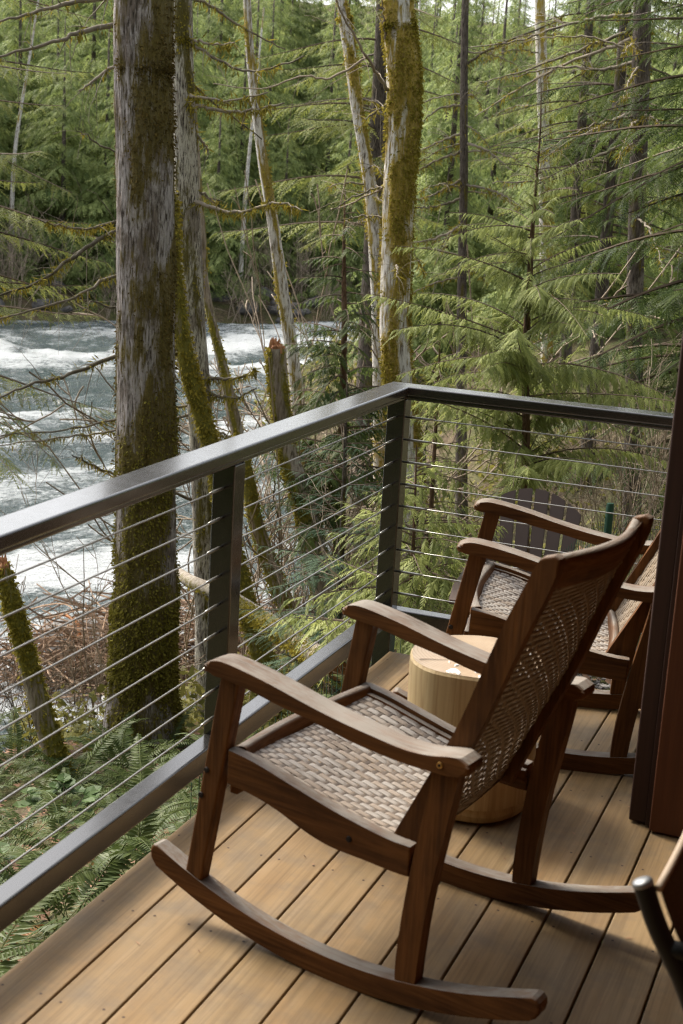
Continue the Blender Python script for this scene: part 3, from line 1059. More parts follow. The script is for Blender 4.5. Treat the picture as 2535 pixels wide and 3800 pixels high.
FERN_LEAF = foliage_mat('fern_frond', (0.028, 0.050, 0.013), (0.10, 0.128, 0.036), 0.3, 0.42, (0.14, 0.14, 0.04))
DEAD_FERN = foliage_mat('dead_fern_frond', (0.10, 0.045, 0.015), (0.24, 0.12, 0.04), 0.25, 0.7, (0.26, 0.14, 0.05))
MOSS = foliage_mat('moss', (0.10, 0.088, 0.014), (0.32, 0.265, 0.042), 0.3, 0.9, (0.34, 0.24, 0.035))
MOSS_G = foliage_mat('green_brown_moss', (0.07, 0.066, 0.012), (0.23, 0.20, 0.035), 0.25, 0.9, (0.18, 0.14, 0.03))
MOSS_B = foliage_mat('brown_moss', (0.03, 0.022, 0.007), (0.14, 0.10, 0.028), 0.25, 0.9, (0.13, 0.115, 0.025))
SHRUB_LEAF = foliage_mat('salal_leaf', (0.045, 0.08, 0.026), (0.09, 0.14, 0.05), 0.25, 0.5)
def twig_mat(name, c0, c1):
    m = Mat(name, 0.75, 0.25)
    n = m.noise(m.co((9, 9, 9)), 1.0, 4, 0.6)
    t = m.attr('tint')
    m.color(m.ramp(m.math('ADD', m.math('MULTIPLY', n, 0.6), m.math('MULTIPLY', t, 0.4)), [(0.25, c0), (0.7, c1)]))
    return m.m
TWIG_TAN = twig_mat('bare_twig_tan', (0.13, 0.095, 0.065), (0.36, 0.29, 0.22))
TWIG_DARK = twig_mat('bare_twig_dark', (0.035, 0.026, 0.018), (0.12, 0.09, 0.06))
TWIG_RED = twig_mat('dead_brush_stem', (0.11, 0.072, 0.046), (0.37, 0.25, 0.165))
BRANCH_BROWN = twig_mat('conifer_branch', (0.045, 0.03, 0.02), (0.14, 0.10, 0.07))
LIMB_BARK = twig_mat('mossy_limb_bark', (0.06, 0.05, 0.03), (0.26, 0.22, 0.17))

def bark_mat(name, pale, mid, dark, moss0=(0.045, 0.040, 0.008), moss1=(0.15, 0.125, 0.022), vs=1.0, crack=0.6, pale_amt=0.5):
    m = Mat(name, 0.88, 0.2)
    vz = m.co((62 * vs, 62 * vs, 9.0 * vs))
    v = m.co((1, 1, 1))
    ridge = m.noise(vz, 1.0, 5, 0.65, 0.5)
    patch_ = m.noise(m.co((4.2 * vs, 4.2 * vs, 2.2 * vs)), 1.0, 7, 0.74)
    fine = m.noise(v, 70, 4, 0.7)
    br = m.noise(m.co((9, 9, 4.5)), 1.0, 6, 0.72)
    c = m.ramp(ridge, [(0.36, dark), (0.52, mid), (0.66, tuple(x * 1.25 for x in mid))])
    pf = m.math('MULTIPLY', m.ramp(patch_, [(0.56 - 0.16 * pale_amt, 0.0), (0.64 - 0.14 * pale_amt, 1.0)]), m.ramp(ridge, [(0.40, 0.0), (0.54, 1.0)]))
    c = m.mix(pf, c, m.mix(fine, tuple(x * 0.75 for x in pale), pale))
    ms = m.attr('moss')
    mf = m.ramp(m.math('ADD', ms, m.math('ADD', m.math('MULTIPLY', m.math('SUBTRACT', br, 0.5), 0.9), m.math('MULTIPLY', m.math('SUBTRACT', ridge, 0.5), -0.9))), [(0.36, 0.0), (0.64, 1.0)])
    mc = m.ramp(m.math('ADD', m.math('MULTIPLY', fine, 0.6), m.math('MULTIPLY', br, 0.4)), [(0.3, moss0), (0.7, moss1)])
    m.color(m.mix(m.math('MULTIPLY', mf, 0.92), c, mc))
    m.bump(m.math('ADD', m.math('MULTIPLY', ridge, crack), m.math('MULTIPLY', fine, 0.35)), 0.9, 0.02)
    return m.m
BARK_BIG = bark_mat('grey_mossy_bark', (0.39, 0.355, 0.345), (0.145, 0.117, 0.098), (0.034, 0.026, 0.02), (0.055, 0.044, 0.011), (0.165, 0.125, 0.03), 0.9, 1.0, 0.85)
BARK_SCALE = bark_mat('pale_scaly_bark', (0.56, 0.53, 0.46), (0.23, 0.20, 0.17), (0.03, 0.024, 0.02), vs=1.4, crack=1.0, pale_amt=0.8)
BARK_PALE = bark_mat('white_alder_bark', (0.66, 0.63, 0.58), (0.30, 0.27, 0.23), (0.09, 0.07, 0.05), (0.11, 0.08, 0.014), (0.38, 0.28, 0.042), vs=0.8, crack=0.4, pale_amt=1.2)
BARK_DARK = bark_mat('dark_fir_bark', (0.22, 0.19, 0.165), (0.10, 0.082, 0.068), (0.022, 0.016, 0.012), vs=1.4, crack=1.0, pale_amt=0.1)
BARK_MOSSY = bark_mat('green_moss_bark', (0.42, 0.38, 0.33), (0.24, 0.20, 0.16), (0.10, 0.08, 0.06), (0.075, 0.078, 0.012), (0.25, 0.22, 0.03), vs=0.7, crack=0.25, pale_amt=0.5)
BARK_GOLD = bark_mat('golden_moss_alder_bark', (0.66, 0.63, 0.58), (0.30, 0.27, 0.23), (0.09, 0.07, 0.05), (0.15, 0.105, 0.016), (0.46, 0.33, 0.05), vs=0.8, crack=0.4, pale_amt=1.2)
BARK_RED = bark_mat('red_cedar_bark', (0.27, 0.19, 0.14), (0.15, 0.092, 0.062), (0.04, 0.024, 0.016), vs=1.6, crack=0.8, pale_amt=0.0)
BARK_GREY = bark_mat('smooth_grey_bark', (0.42, 0.38, 0.33), (0.27, 0.235, 0.195), (0.12, 0.095, 0.075), vs=0.7, crack=0.25, pale_amt=0.7)

# ---- leafy twig: a feather of narrow leaflets (quads) in the x direction
def feather(npairs, L, Wd, droop=0.25, ang=48, leafw=0.26, leafdroop=0.25, seed=0, round_=0.5, stem=True):
    rg = np.random.default_rng(seed)
    Q = []
    def rach(t):
        return np.array([t * L, 0.03 * L * math.sin(3 * t + seed), -droop * L * t * t])
    for i in range(npairs):
        t = (i + 0.6) / (npairs + 0.4)
        prof_ = min(1.0, 0.35 + 3.0 * t) * (1 - t) ** round_
        for sd_ in (-1, 1):
            l = Wd * prof_ * rg.uniform(0.75, 1.15) + 0.05 * Wd
            a = math.radians(ang * (1 - 0.35 * t) * rg.uniform(0.85, 1.15))
            d = np.array([math.cos(a), sd_ * math.sin(a), -leafdroop * rg.uniform(0.3, 1.4)])
            d /= np.linalg.norm(d)
            s = np.array([-math.sin(a) * sd_, math.cos(a), 0]) * sd_
            b = rach(t)
            w = l * leafw * 0.5
            Q.append([b, b + d * l * 0.45 - s * w, b + d * l, b + d * l * 0.45 + s * w])
    e = rach(1.0)
    b = rach(0.9)
    Q.append([b, (b + e) / 2 + np.array([0, -0.02 * L, 0]), e + (e - b) * 0.4, (b + e) / 2 + np.array([0, 0.02 * L, 0])])
    if stem:
        w = 0.008 * L
        for k in range(3):
            p, q = rach(k / 3), rach((k + 1) / 3)
            Q.append([p + [0, -w, 0.001], q + [0, -w, 0.001], q + [0, w, 0.001], p + [0, w, 0.001]])
    return np.array(Q)

def place(templates, pos, fwd, up, scale, rng):
    """instances of templates; returns Q (m,4,3) and tint per vert"""
    out, tint = [], []
    pos = np.asarray(pos, float); fwd = np.asarray(fwd, float); up = np.asarray(up, float); scale = np.asarray(scale, float)
    if len(pos) == 0:
        return np.zeros((0, 4, 3)), np.zeros(0)
    fwd = fwd / (np.linalg.norm(fwd, axis=1, keepdims=True) + 1e-9)
    sid = np.cross(up, fwd)
    sid /= np.linalg.norm(sid, axis=1, keepdims=True) + 1e-9
    upn = np.cross(fwd, sid)
    which = rng.integers(0, len(templates), len(pos))
    tn = rng.random(len(pos))
    for k, T in enumerate(templates):
        sel = np.where(which == k)[0]
        if len(sel) == 0: continue
        t = T.reshape(-1, 3)
        R_ = np.stack([fwd[sel], sid[sel], upn[sel]], 2)       # columns
        P = np.einsum('kij,vj->kvi', R_, t) * scale[sel][:, None, None] + pos[sel][:, None, :]
        out.append(P.reshape(-1, 4, 3))
        tint.append(np.repeat(tn[sel], len(t)))
    return np.concatenate(out), np.concatenate(tint)

CEDAR_T = [feather(14, 1.0, 0.25, 0.42, 40, 0.25, 0.6, s, 0.55) for s in range(4)]
HEM_T = [feather(14, 1.0, 0.17, 0.22, 55, 0.24, 0.25, s + 10, 0.45) for s in range(4)]
FIR_T = [feather(15, 1.0, 0.15, 0.20, 52, 0.22, 0.30, s + 20, 0.5) for s in range(4)]
FIR2_T = [feather(9, 1.0, 0.19, 0.20, 52, 0.27, 0.30, s + 25, 0.5) for s in range(4)]
HEM2_T = [feather(9, 1.0, 0.19, 0.22, 55, 0.27, 0.25, s + 15, 0.45) for s in range(4)]
FAR_T = [feather(6, 1.0, 0.34, 0.35, 50, 0.42, 0.5, s + 30, 0.5, False) for s in range(3)]

def bough(acc, leaf, base, d, L, rng, templates, r0=0.012, droop=0.3, tipup=0.12, dens=26, twl=0.34, width=1.0, hang=0.25, stem_sides=4, bare=0.12):
    """one conifer bough: a curved stem with side twigs; leaf = list collecting (pos,fwd,up,scale)"""
    d = np.asarray(d, float); d /= np.linalg.norm(d)
    n = 9
    t = np.linspace(0, 1, n)
    C = np.asarray(base)[None] + d[None] * (L * t)[:, None]
    C[:, 2] += -droop * L * t ** 1.6 + tipup * L * np.clip(t - 0.6, 0, 1) ** 2 * 6 * 0.4
    bend = np.array([-d[1], d[0], 0]) * rng.uniform(-0.12, 0.12) * L
    C += bend[None] * (t ** 2)[:, None]
    if acc is not None:
        acc.tube(C, np.maximum(r0 * (1 - 0.85 * t), 0.0018), stem_sides, rng.random())
    T, A, B = frames(C)
    side0 = np.cross(T[0], [0, 0, 1.0]); side0 /= np.linalg.norm(side0) + 1e-9
    m = max(4, int(dens * L ** 0.7))
    for k in range(m):
        tt = bare + (1 - bare) * (k + rng.random() * 0.8) / m
        i = min(int(tt * (n - 1)), n - 2); u = tt * (n - 1) - i
        p = C[i] * (1 - u) + C[i + 1] * u
        tg = T[i] * (1 - u) + T[i + 1] * u
        s = -1 if k % 2 else 1
        a = math.radians(rng.uniform(38, 68)) * (1 - 0.45 * max(0, tt - 0.5))
        sd_ = np.cross(tg, [0, 0, 1.0]); sd_ /= np.linalg.norm(sd_) + 1e-9
        f = tg * math.cos(a) + sd_ * s * math.sin(a) * width + np.array([0, 0, -hang * rng.uniform(0.2, 1.5)])
        l = L * twl * (0.35 + 0.9 * (1 - tt)) * rng.uniform(0.7, 1.2)
        l = min(l, L * 0.5)
        upv = np.array([rng.normal(0, 0.25), rng.normal(0, 0.25), 1.0])
        leaf.append((p, f, upv, l))
    leaf.append((C[-2], T[-1], np.array([0, 0, 1.0]), L * 0.16))
    return C

def leaf_quads(leaf, templates, rng):
    p, f, u, s = zip(*leaf)
    return place(templates, p, f, u, s, rng)

def conifer(name, label, group, trunk_pts, bark, leafmat, templates, zlo, zhi, Lfun, nb, seed, bare=0.12, wild=1.0, droop=0.3, dens=26, twl=0.34, hang=0.3, az=None, r0=0.014, tipup=0.12, cat='conifer', elev=0.1, trunk_sides=12, moss=0.1):
    """trunk_pts [(x,y,z,r)] from top to bottom"""
    rng = np.random.default_rng(seed)
    root = make_trunk(name, label, cat, group, trunk_pts, bark, trunk_sides, 0.15, moss, seed, tufts=0, extend_up=0)
    P = np.array(trunk_pts, float)
    order = np.argsort(P[:, 2])
    acc = Acc(); leaf = []
    o0 = np.array(root.location)
    for k in range(nb):
        z = zlo + (zhi - zlo) * (k + rng.random()) / nb
        x = np.interp(z, P[order, 2], P[order, 0]); y = np.interp(z, P[order, 2], P[order, 1])
        th = (az(rng) if az else rng.uniform(0, 2 * np.pi))
        L = Lfun((z - zlo) / (zhi - zlo)) * rng.uniform(1 - 0.25 * wild, 1.15)
        d = np.array([math.cos(th), math.sin(th), elev + rng.uniform(-0.15, 0.2) * wild])
        bough(acc, leaf, np.array([x, y, z]) - o0, d, L, rng, templates, r0 * (0.4 + 0.6 * L / max(0.1, Lfun(0))), droop * rng.uniform(1 - 0.3 * wild, 1 + 0.3 * wild), tipup, dens, twl, 1.0, hang, bare=bare)
    Q, tint = leaf_quads(leaf, templates, rng)
    acc.obj('branches', BRANCH_BROWN, root)
    cr = quads_obj('crown', Q, leafmat, root, {'tint': tint})
    return root

# ---- trunks
def moss_field(C, th, z, seed, bias, amount, lo_bias=0.0, zlo=-3.0, zhi=3.0):
    """moss value per vertex, 0..1"""
    v = np.zeros(len(th))
    for k in range(len(th)):
        a = mnoise.fractal((math.cos(th[k]) * 0.9 + seed, math.sin(th[k]) * 0.9 - seed * 0.7, z[k] * 1.15), 0.8, 2.1, 4)
        side = math.cos(th[k] - bias[0]) * bias[1]
        low = lo_bias * (1 - (z[k] - zlo) / (zhi - zlo))
        v[k] = 0.5 + 0.75 * a + side + low + (amount - 0.5)
    return np.clip(v, 0, 1)

def make_trunk(name, label, cat, group, pts, bark, sides, step, amount, seed, bias=(0.0, 0.0), lo_bias=0.0, ridge=0.03, tufts=0, tuft_len=0.03, extend_up=5.0, to_ground=True, part='trunk', lump=0.05, moss_mat=None, moss_bulge=0.07, moss_low=None):
    P = [list(p) for p in pts]
    if extend_up > 0:
        a, b = np.array(P[0]), np.array(P[1])
        d = (a[:3] - b[:3]) / np.linalg.norm(a[:3] - b[:3])
        top = a[:3] + d * extend_up
        P = [[*top, a[3] * 0.62]] + P
    base = P[-1]
    if to_ground:
        a, b = np.array(P[-1]), np.array(P[-2])
        gz = float(ground_z(a[0], a[1]))
        if a[2] > gz - 0.1:
            d = (a[:3] - b[:3]); d /= np.linalg.norm(d)
            if d[2] > -0.4: d = np.array([d[0] * .5, d[1] * .5, -0.8]); d /= np.linalg.norm(d)
            tlen = (a[2] - (gz - 0.15)) / max(0.3, -d[2])
            e = a[:3] + d * tlen
            e[2] = float(ground_z(e[0], e[1])) - 0.15
            P.append([*e, a[3] * 1.25])
    P = np.array(P)
    tot = np.linalg.norm(np.diff(P[:, :3], axis=0), axis=1).sum()
    n = max(8, int(tot / step))
    S = catmull(P, n)
    S[:, 3] = np.maximum(S[:, 3], 0.002)
    root_loc = (float(S[-1][0]), float(S[-1][1]), float(S[-1][2]))
    root = empty(name, root_loc)
    tag(root, label, cat, group)
    C = S[:, :3] - np.array(root_loc)
    V, F = tube_np(C, S[:, 3], sides, False)
    T, A, B = frames(C)
    th = np.tile(np.linspace(0, 2 * np.pi, sides, endpoint=False), n)
    ri = np.repeat(np.arange(n), sides)
    dirv = np.cos(th)[:, None] * A[ri] + np.sin(th)[:, None] * B[ri]
    wth = np.arctan2(dirv[:, 1], dirv[:, 0])
    zz = V[:, 2] + root_loc[2]
    mv = moss_field(C, wth, zz, seed * 1.37, bias, amount, lo_bias, root_loc[2], root_loc[2] + tot) if amount > 0 else np.zeros(len(V))
    disp = np.zeros(len(V))
    rr = S[ri, 3]
    if ridge > 0:
        for k in range(len(V)):
            c, s = math.cos(wth[k]), math.sin(wth[k])
            disp[k] = (ridge * mnoise.noise((c * 7 + seed, s * 7, zz[k] * 1.6)) + ridge * 0.7 * mnoise.noise((c * 15, s * 15 + seed, zz[k] * 3)) + lump * mnoise.noise((c * 1.1, s * 1.1, zz[k] * 0.9 + seed)) + ridge * 0.8 * mnoise.noise((c * 27, s * 27 + seed, zz[k] * 4)))
    V = V + dirv * (rr * (disp + moss_bulge * np.clip(mv - 0.45, 0, 1)))[:, None]
    tr = obj_np(part, V, F, bark, root, True, {'moss': mv})
    if tufts:
        rng = np.random.default_rng(seed + 5)
        w = np.clip(mv - 0.42, 0, None) * rr
        w[zz > 3.6] = 0
        if w.sum() > 0:
            idx = rng.choice(len(V), tufts, p=w / w.sum())
            base_ = V[idx] + rng.normal(0, 0.008, (tufts, 3))
            dv = dirv[idx]
            down = np.array([0, 0, -1.0])
            f = dv * rng.uniform(0.3, 0.9, (tufts, 1)) + down * rng.uniform(0.1, 1.0, (tufts, 1)) + rng.normal(0, 0.35, (tufts, 3))
            f /= np.linalg.norm(f, axis=1, keepdims=True)
            sd_ = np.cross(f, rng.normal(0, 1, (tufts, 3))); sd_ /= np.linalg.norm(sd_, axis=1, keepdims=True)
            l = tuft_len * rng.uniform(0.5, 1.4, (tufts, 1)); wd = l * rng.uniform(0.16, 0.34, (tufts, 1))
            Q = np.stack([base_ - sd_ * wd * 0.4, base_ + f * l * 0.5 - sd_ * wd, base_ + f * l, base_ + f * l * 0.5 + sd_ * wd], 1)
            tn = rng.random(tufts) * 0.6 + 0.4 * np.clip(mv[idx], 0, 1)
            lowsel = (zz[idx] + rng.normal(0, .5, tufts) < moss_low) if moss_low is not None else np.zeros(tufts, bool)
            for sel, mm in ((~lowsel, moss_mat or MOSS), (lowsel, MOSS_G)):
                if sel.any():
                    mo = quads_obj('moss', Q[sel], mm, root, {'tint': np.repeat(tn[sel], 4)})
                    tag(mo, kind='stuff')
    return root

def limb(root, pts, r0, r1, seed, moss=0.6, hang=0.06, twigs=6, twl=0.35, sides=7, twig_mat_=None, dens=420, part='limb', mat=None):
    """bare limb in world coordinates, with hanging moss and side twigs"""
    rng = np.random.default_rng(seed)
    P = catmull(np.array(pts) - np.array(root.location), 24)
    wob = rng.normal(0, 0.006, P.shape); wob[0] = 0
    P = P + wob
    t = np.linspace(0, 1, 24)
    R_ = r0 + (r1 - r0) * t
    acc = Acc()
    acc.tube(P, R_, sides, rng.random(), True)
    T, A, B = frames(P)
    for k in range(twigs):
        i = rng.integers(5, 23)
        d = T[i] * rng.uniform(0.3, 1.0) + A[i] * rng.normal(0, 0.8) + B[i] * rng.normal(0, 0.8) + np.array([0, 0, rng.uniform(-0.6, 0.3)])
        d /= np.linalg.norm(d)
        l = twl * rng.uniform(0.3, 1.0)
        tt = np.linspace(0, 1, 6)
        Cw = P[i][None] + d[None] * (l * tt)[:, None] + np.array([0, 0, -0.25])[None] * (l * tt ** 2)[:, None] + rng.normal(0, 0.02 * l, (6, 3)) * tt[:, None]
        acc.tube(Cw, np.maximum(R_[i] * 0.35 * (1 - 0.8 * tt), 0.0016), 4, rng.random())
    o = acc.obj(part, mat or LIMB_BARK, root, True)
    if moss > 0:
        L = np.linalg.norm(np.diff(P, axis=0), axis=1).sum()
        m = int(dens * L * moss)
        u = rng.random(m) ** 1.2 * 0.97
        i = (u * 23).astype(int)
        gate = np.array([mnoise.noise((uu * L * 5.0, seed * 3.1, 0.0)) for uu in u]) + rng.normal(0, .1, m)
        keep = gate > (0.25 - moss * 0.55)
        i = i[keep]; u = u[keep]; m = len(i)
        fr = (u * 23 - i)[:, None]
        p = P[i] * (1 - fr) + P[np.minimum(i + 1, 23)] * fr
        an = rng.uniform(0, 2 * np.pi, m)
        dv = np.cos(an)[:, None] * A[i] + np.sin(an)[:, None] * B[i]
        p = p + dv * R_[i][:, None] * rng.uniform(0.7, 1.5, (m, 1))
        f = dv * 0.5 + np.array([0, 0, -1.0]) * rng.uniform(0.0, 1.5, (m, 1)) + rng.normal(0, 0.3, (m, 3))
        f /= np.linalg.norm(f, axis=1, keepdims=True)
        sd_ = np.cross(f, rng.normal(0, 1, (m, 3))); sd_ /= np.linalg.norm(sd_, axis=1, keepdims=True)
        l = hang * rng.uniform(0.2, 1.0, (m, 1)) ** 1.5 + 0.012
        w = rng.uniform(0.003, 0.008, (m, 1))
        Q = np.stack([p - sd_ * w * 0.5, p + f * l * 0.4 - sd_ * w, p + f * l, p + f * l * 0.4 + sd_ * w], 1)
        mo = quads_obj('moss', Q, MOSS, o, {'tint': np.repeat(rng.random(m), 4)})
        tag(mo, kind='stuff')
    return o

# ---- bare shrubs
def shrub_mesh(seed, h=1.2, stems=9, spread=0.45, r=0.006, fork=3, mat=None, curve=0.3, upright=1.0):
    rng = np.random.default_rng(seed)
    acc = Acc()
    def grow(p, d, l, rad, depth):
        n = 7
        t = np.linspace(0, 1, n)
        bend = rng.normal(0, curve, 3)
        C = p[None] + d[None] * (l * t)[:, None] + bend[None] * (l * 0.5 * t ** 2)[:, None] + rng.normal(0, 0.012 * l, (n, 3)) * t[:, None]
        acc.tube(C, np.maximum(rad * (1 - 0.7 * t), 0.0015), 4 if depth else 5, rng.random())
        if depth < fork:
            for _ in range(rng.integers(2, 4) if depth < 2 else rng.integers(1, 3)):
                i = rng.integers(2, n)
                e = C[min(i, n - 1)] - C[i - 1]; e /= np.linalg.norm(e) + 1e-9
                dd = e + rng.normal(0, 0.5, 3); dd[2] += 0.15 * upright; dd /= np.linalg.norm(dd)
                grow(C[i - 1], dd, l * rng.uniform(0.35, 0.65), rad * 0.55, depth + 1)
    for _ in range(stems):
        a = rng.uniform(0, 2 * np.pi)
        d = np.array([math.cos(a) * spread * rng.random(), math.sin(a) * spread * rng.random(), upright]); d /= np.linalg.norm(d)
        grow(np.array([rng.normal(0, .06), rng.normal(0, .06), -0.05]), d, h * rng.uniform(0.55, 1.0), r * rng.uniform(0.7, 1.2), 0)
    return acc.mesh('stems', mat, True)

# ---- fern fronds
def frond_mesh(seed, L=0.75, npairs=34, mat=None, arch=0.5, wid=0.075, rise=0.9):
    rng = np.random.default_rng(seed)
    n = 26
    t = np.linspace(0, 1, n)
    x = L * (t * 0.82)
    z = L * (rise * t - (rise * 0.35 + arch) * t ** 2.2)
    y = 0.05 * L * np.sin(t * 2.5 + seed)
    C = np.stack([x, y, z], -1)
    acc = Acc()
    acc.tube(C, 0.0032 * (1 - 0.85 * t) + 0.0006, 4, 0.9)
    Q, tn = [], []
    T, A, B = frames(C)
    for k in range(npairs):
        tt = 0.13 + 0.87 * (k + 0.5) / npairs
        i = min(int(tt * (n - 1)), n - 2); u = tt * (n - 1) - i
        p = C[i] * (1 - u) + C[i + 1] * u
        tg = T[i]
        sdv = np.cross(tg, [0, 0, 1.0]); sdv /= np.linalg.norm(sdv)
        nrm = np.cross(sdv, tg)
        l0 = wid * min(1, 0.45 + 2.4 * tt) * (1 - max(0, tt - 0.35) / 0.65) ** 0.75 + 0.006
        for s in (-1, 1):
            l = l0 * rng.uniform(0.88, 1.08)
            d = sdv * s + tg * 0.30 + nrm * rng.uniform(-0.28, 0.12); d /= np.linalg.norm(d)
            w = l * 0.105 + 0.0012
            wv = tg - d * tg.dot(d); wv /= np.linalg.norm(wv)
            b0 = p
            Q.append([b0 - wv * w * .5, b0 + d * l * 0.45 - wv * w * 1.05 - nrm * .002, b0 + d * l + wv * w * .4 - nrm * l * .12, b0 + d * l * 0.4 + wv * w * 1.05])
            tn += [rng.random() * 0.5 + 0.25] * 4
    Q = np.array(Q)
    acc.quads(Q, np.array(tn))
    return acc.mesh('frond', mat, False)
# ================================================================== the near trees
T1 = [(-5.64, 10.02, 3.02, .211), (-5.62, 10.03, 2.21, .214), (-5.59, 10.05, 1.25, .217), (-5.56, 10.06, .24, .222), (-5.54, 10.08, -.81, .229), (-5.53, 10.08, -1.53, .238), (-5.53, 10.08, -2.09, .25), (-5.53, 10.09, -2.51, .268), (-5.52, 10.09, -2.9, .31)]
T2 = [(-6.19, 11.66, 3.23, .087), (-6.17, 11.67, 2.66, .091), (-6.13, 11.69, 1.94, .103), (-6.09, 11.71, 1.19, .115), (-6.04, 11.74, .43, .119), (-5.96, 11.78, -.36, .112), (-5.91, 11.8, -.96, .109), (-5.88, 11.82, -1.58, .106), (-5.84, 11.84, -2.22, .111), (-5.79, 11.86, -2.87, .134)]
T3 = [(-5.92, 10.9, 1.7, .035), (-5.83, 10.94, 1.29, .045), (-5.81, 10.95, .86, .056), (-5.77, 10.98, .43, .067), (-5.69, 11.02, -.01, .075), (-5.6, 11.07, -.34, .079), (-5.5, 11.11, -.68, .076), (-5.42, 11.15, -1.06, .076), (-5.3, 11.21, -1.57, .077), (-5.18, 11.26, -2.0, .081), (-5.06, 11.32, -2.41, .094)]
T4 = [(-6.36, 12.47, 1.4, .024), (-6.32, 12.49, .93, .034), (-6.3, 12.5, .6, .038), (-6.24, 12.53, .27, .042), (-6.16, 12.57, -.06, .046), (-6.06, 12.62, -.47, .055), (-5.97, 12.66, -.85, .06), (-5.87, 12.71, -1.28, .064), (-5.76, 12.76, -1.8, .074), (-5.6, 12.83, -2.24, .083), (-5.44, 12.9, -2.65, .092)]
T5 = [(-5.45, 12.35, .04, .081), (-5.43, 12.36, -.21, .086), (-5.39, 12.38, -.53, .086), (-5.34, 12.4, -.78, .086), (-5.28, 12.42, -1.03, .091), (-5.19, 12.46, -1.28, .099), (-5.09, 12.5, -1.61, .104), (-5.0, 12.54, -2.04, .113)]
T6 = [(-6.70, 13.98, 3.53, .038), (-6.65, 14.0, 2.95, .042), (-6.60, 14.02, 2.53, .046), (-6.54, 14.05, 2.14, .051), (-6.47, 14.09, 1.67, .055), (-6.38, 14.13, 1.23, .06), (-6.30, 14.16, .79, .063), (-6.22, 14.19, .34, .065), (-6.15, 14.23, -.03, .07), (-6.08, 14.26, -.44, .07), (-6.01, 14.29, -.91, .075), (-5.93, 14.32, -1.43, .086)]
T7 = [(-6.42, 15.74, 3.76, .056), (-6.33, 15.78, 3.27, .064), (-6.25, 15.81, 2.9, .069), (-6.16, 15.84, 2.43, .069), (-6.05, 15.89, 1.92, .071), (-5.95, 15.93, 1.44, .076), (-5.87, 15.96, .86, .082), (-5.8, 15.98, .26, .087), (-5.75, 16.0, -.34, .092), (-5.68, 16.02, -1.16, .103), (-5.61, 16.05, -2.0, .12)]
T8 = [(-4.44, 12.22, 3.32, .129), (-4.4, 12.23, 2.9, .137), (-4.34, 12.25, 2.48, .144), (-4.32, 12.26, 2.04, .14), (-4.32, 12.26, 1.6, .136), (-4.31, 12.26, 1.15, .132), (-4.3, 12.27, .62, .129), (-4.28, 12.28, .24, .129), (-4.22, 12.3, -.15, .126), (-4.13, 12.33, -.54, .119), (-4.06, 12.35, -.94, .115), (-3.99, 12.37, -1.63, .121), (-3.91, 12.4, -2.69, .144)]
T9 = [(-6.0, 19.08, 4.21, .042), (-5.95, 19.09, 3.34, .048), (-5.9, 19.11, 2.52, .054), (-5.84, 19.13, 1.68, .057), (-5.79, 19.14, .83, .06), (-5.74, 19.16, -.05, .066), (-5.68, 19.18, -.94, .073), (-5.58, 19.21, -2.34, .086)]
T10 = [(-6.37, 24.18, 4.87, .083), (-6.25, 24.21, 3.8, .09), (-6.13, 24.24, 2.78, .094), (-6.02, 24.27, 1.74, .097), (-5.87, 24.3, .32, .105), (-5.65, 24.35, -1.88, .113)]
T11 = [(-2.86, 14.73, 3.66, .081), (-2.81, 14.73, 3.03, .086), (-2.75, 14.75, 2.21, .085), (-2.69, 14.76, 1.38, .081), (-2.62, 14.77, .52, .086), (-2.54, 14.78, -.35, .091), (-2.47, 14.8, -1.25, .096), (-2.4, 14.81, -1.99, .106)]
CED = [(-2.23, 8.72, 2.27, .003), (-2.21, 8.72, 2.02, .005), (-2.21, 8.73, 1.75, .009), (-2.21, 8.73, 1.44, .013), (-2.2, 8.73, 1.13, .019), (-2.19, 8.73, .81, .023), (-2.17, 8.73, .49, .024), (-2.14, 8.74, .16, .026), (-2.12, 8.75, -.2, .028), (-2.06, 8.76, -.82, .034)]
T15 = [(-5.93, 8.66, -1.26, .056), (-5.87, 8.7, -1.56, .063), (-5.81, 8.75, -1.86, .066), (-5.74, 8.79, -2.17, .07), (-5.67, 8.84, -2.49, .075), (-5.56, 8.9, -2.88, .082)]

big = make_trunk('tree', 'massive grey trunk with brown moss standing right beside the river railing', 'tree', None, T1, BARK_BIG, 112, 0.034, 0.43, 3, (0.3, 0.12), 0.30, 0.050, 34000, 0.026, 5.0, lump=0.06, moss_mat=MOSS_B, moss_bulge=0.13, moss_low=-0.4)
t2 = make_trunk('tree', 'slim pale scaly trunk with dead mossy limbs directly behind the massive trunk', 'tree', None, T2, BARK_SCALE, 36, 0.06, 0.18, 8, (0.4, 0.12), 0.12, 0.05, 1500, 0.03, 5.0)
t3 = make_trunk('tree', 'curved bright green moss covered stem leaning out behind the massive trunk', 'tree', None, T3, BARK_MOSSY, 24, 0.05, 0.92, 12, (0.6, 0.15), 0.1, 0.06, 9000, 0.03, 0.0, lump=0.16)
t4 = make_trunk('tree', 'thin smooth grey leaning stem with a mossy foot behind the railing post', 'tree', None, T4, BARK_MOSSY, 20, 0.06, 0.12, 14, (0.0, 0.1), 0.75, 0.02, 2500, 0.03, 0.8)
t5 = make_trunk('tree_snag', 'broken off trunk with splintered orange top and mossy side', 'tree snag', None, T5, BARK_MOSSY, 24, 0.05, 0.55, 19, (2.6, 0.32), 0.25, 0.05, 5000, 0.03, 0.0, lump=0.12)
t6 = make_trunk('tree', 'thin white barked leaning alder in front of the rapids', 'tree', None, T6, BARK_PALE, 20, 0.07, 0.16, 23, (0.4, 0.15), 0.45, 0.03, 1500, 0.03, 4.0, lump=0.12)
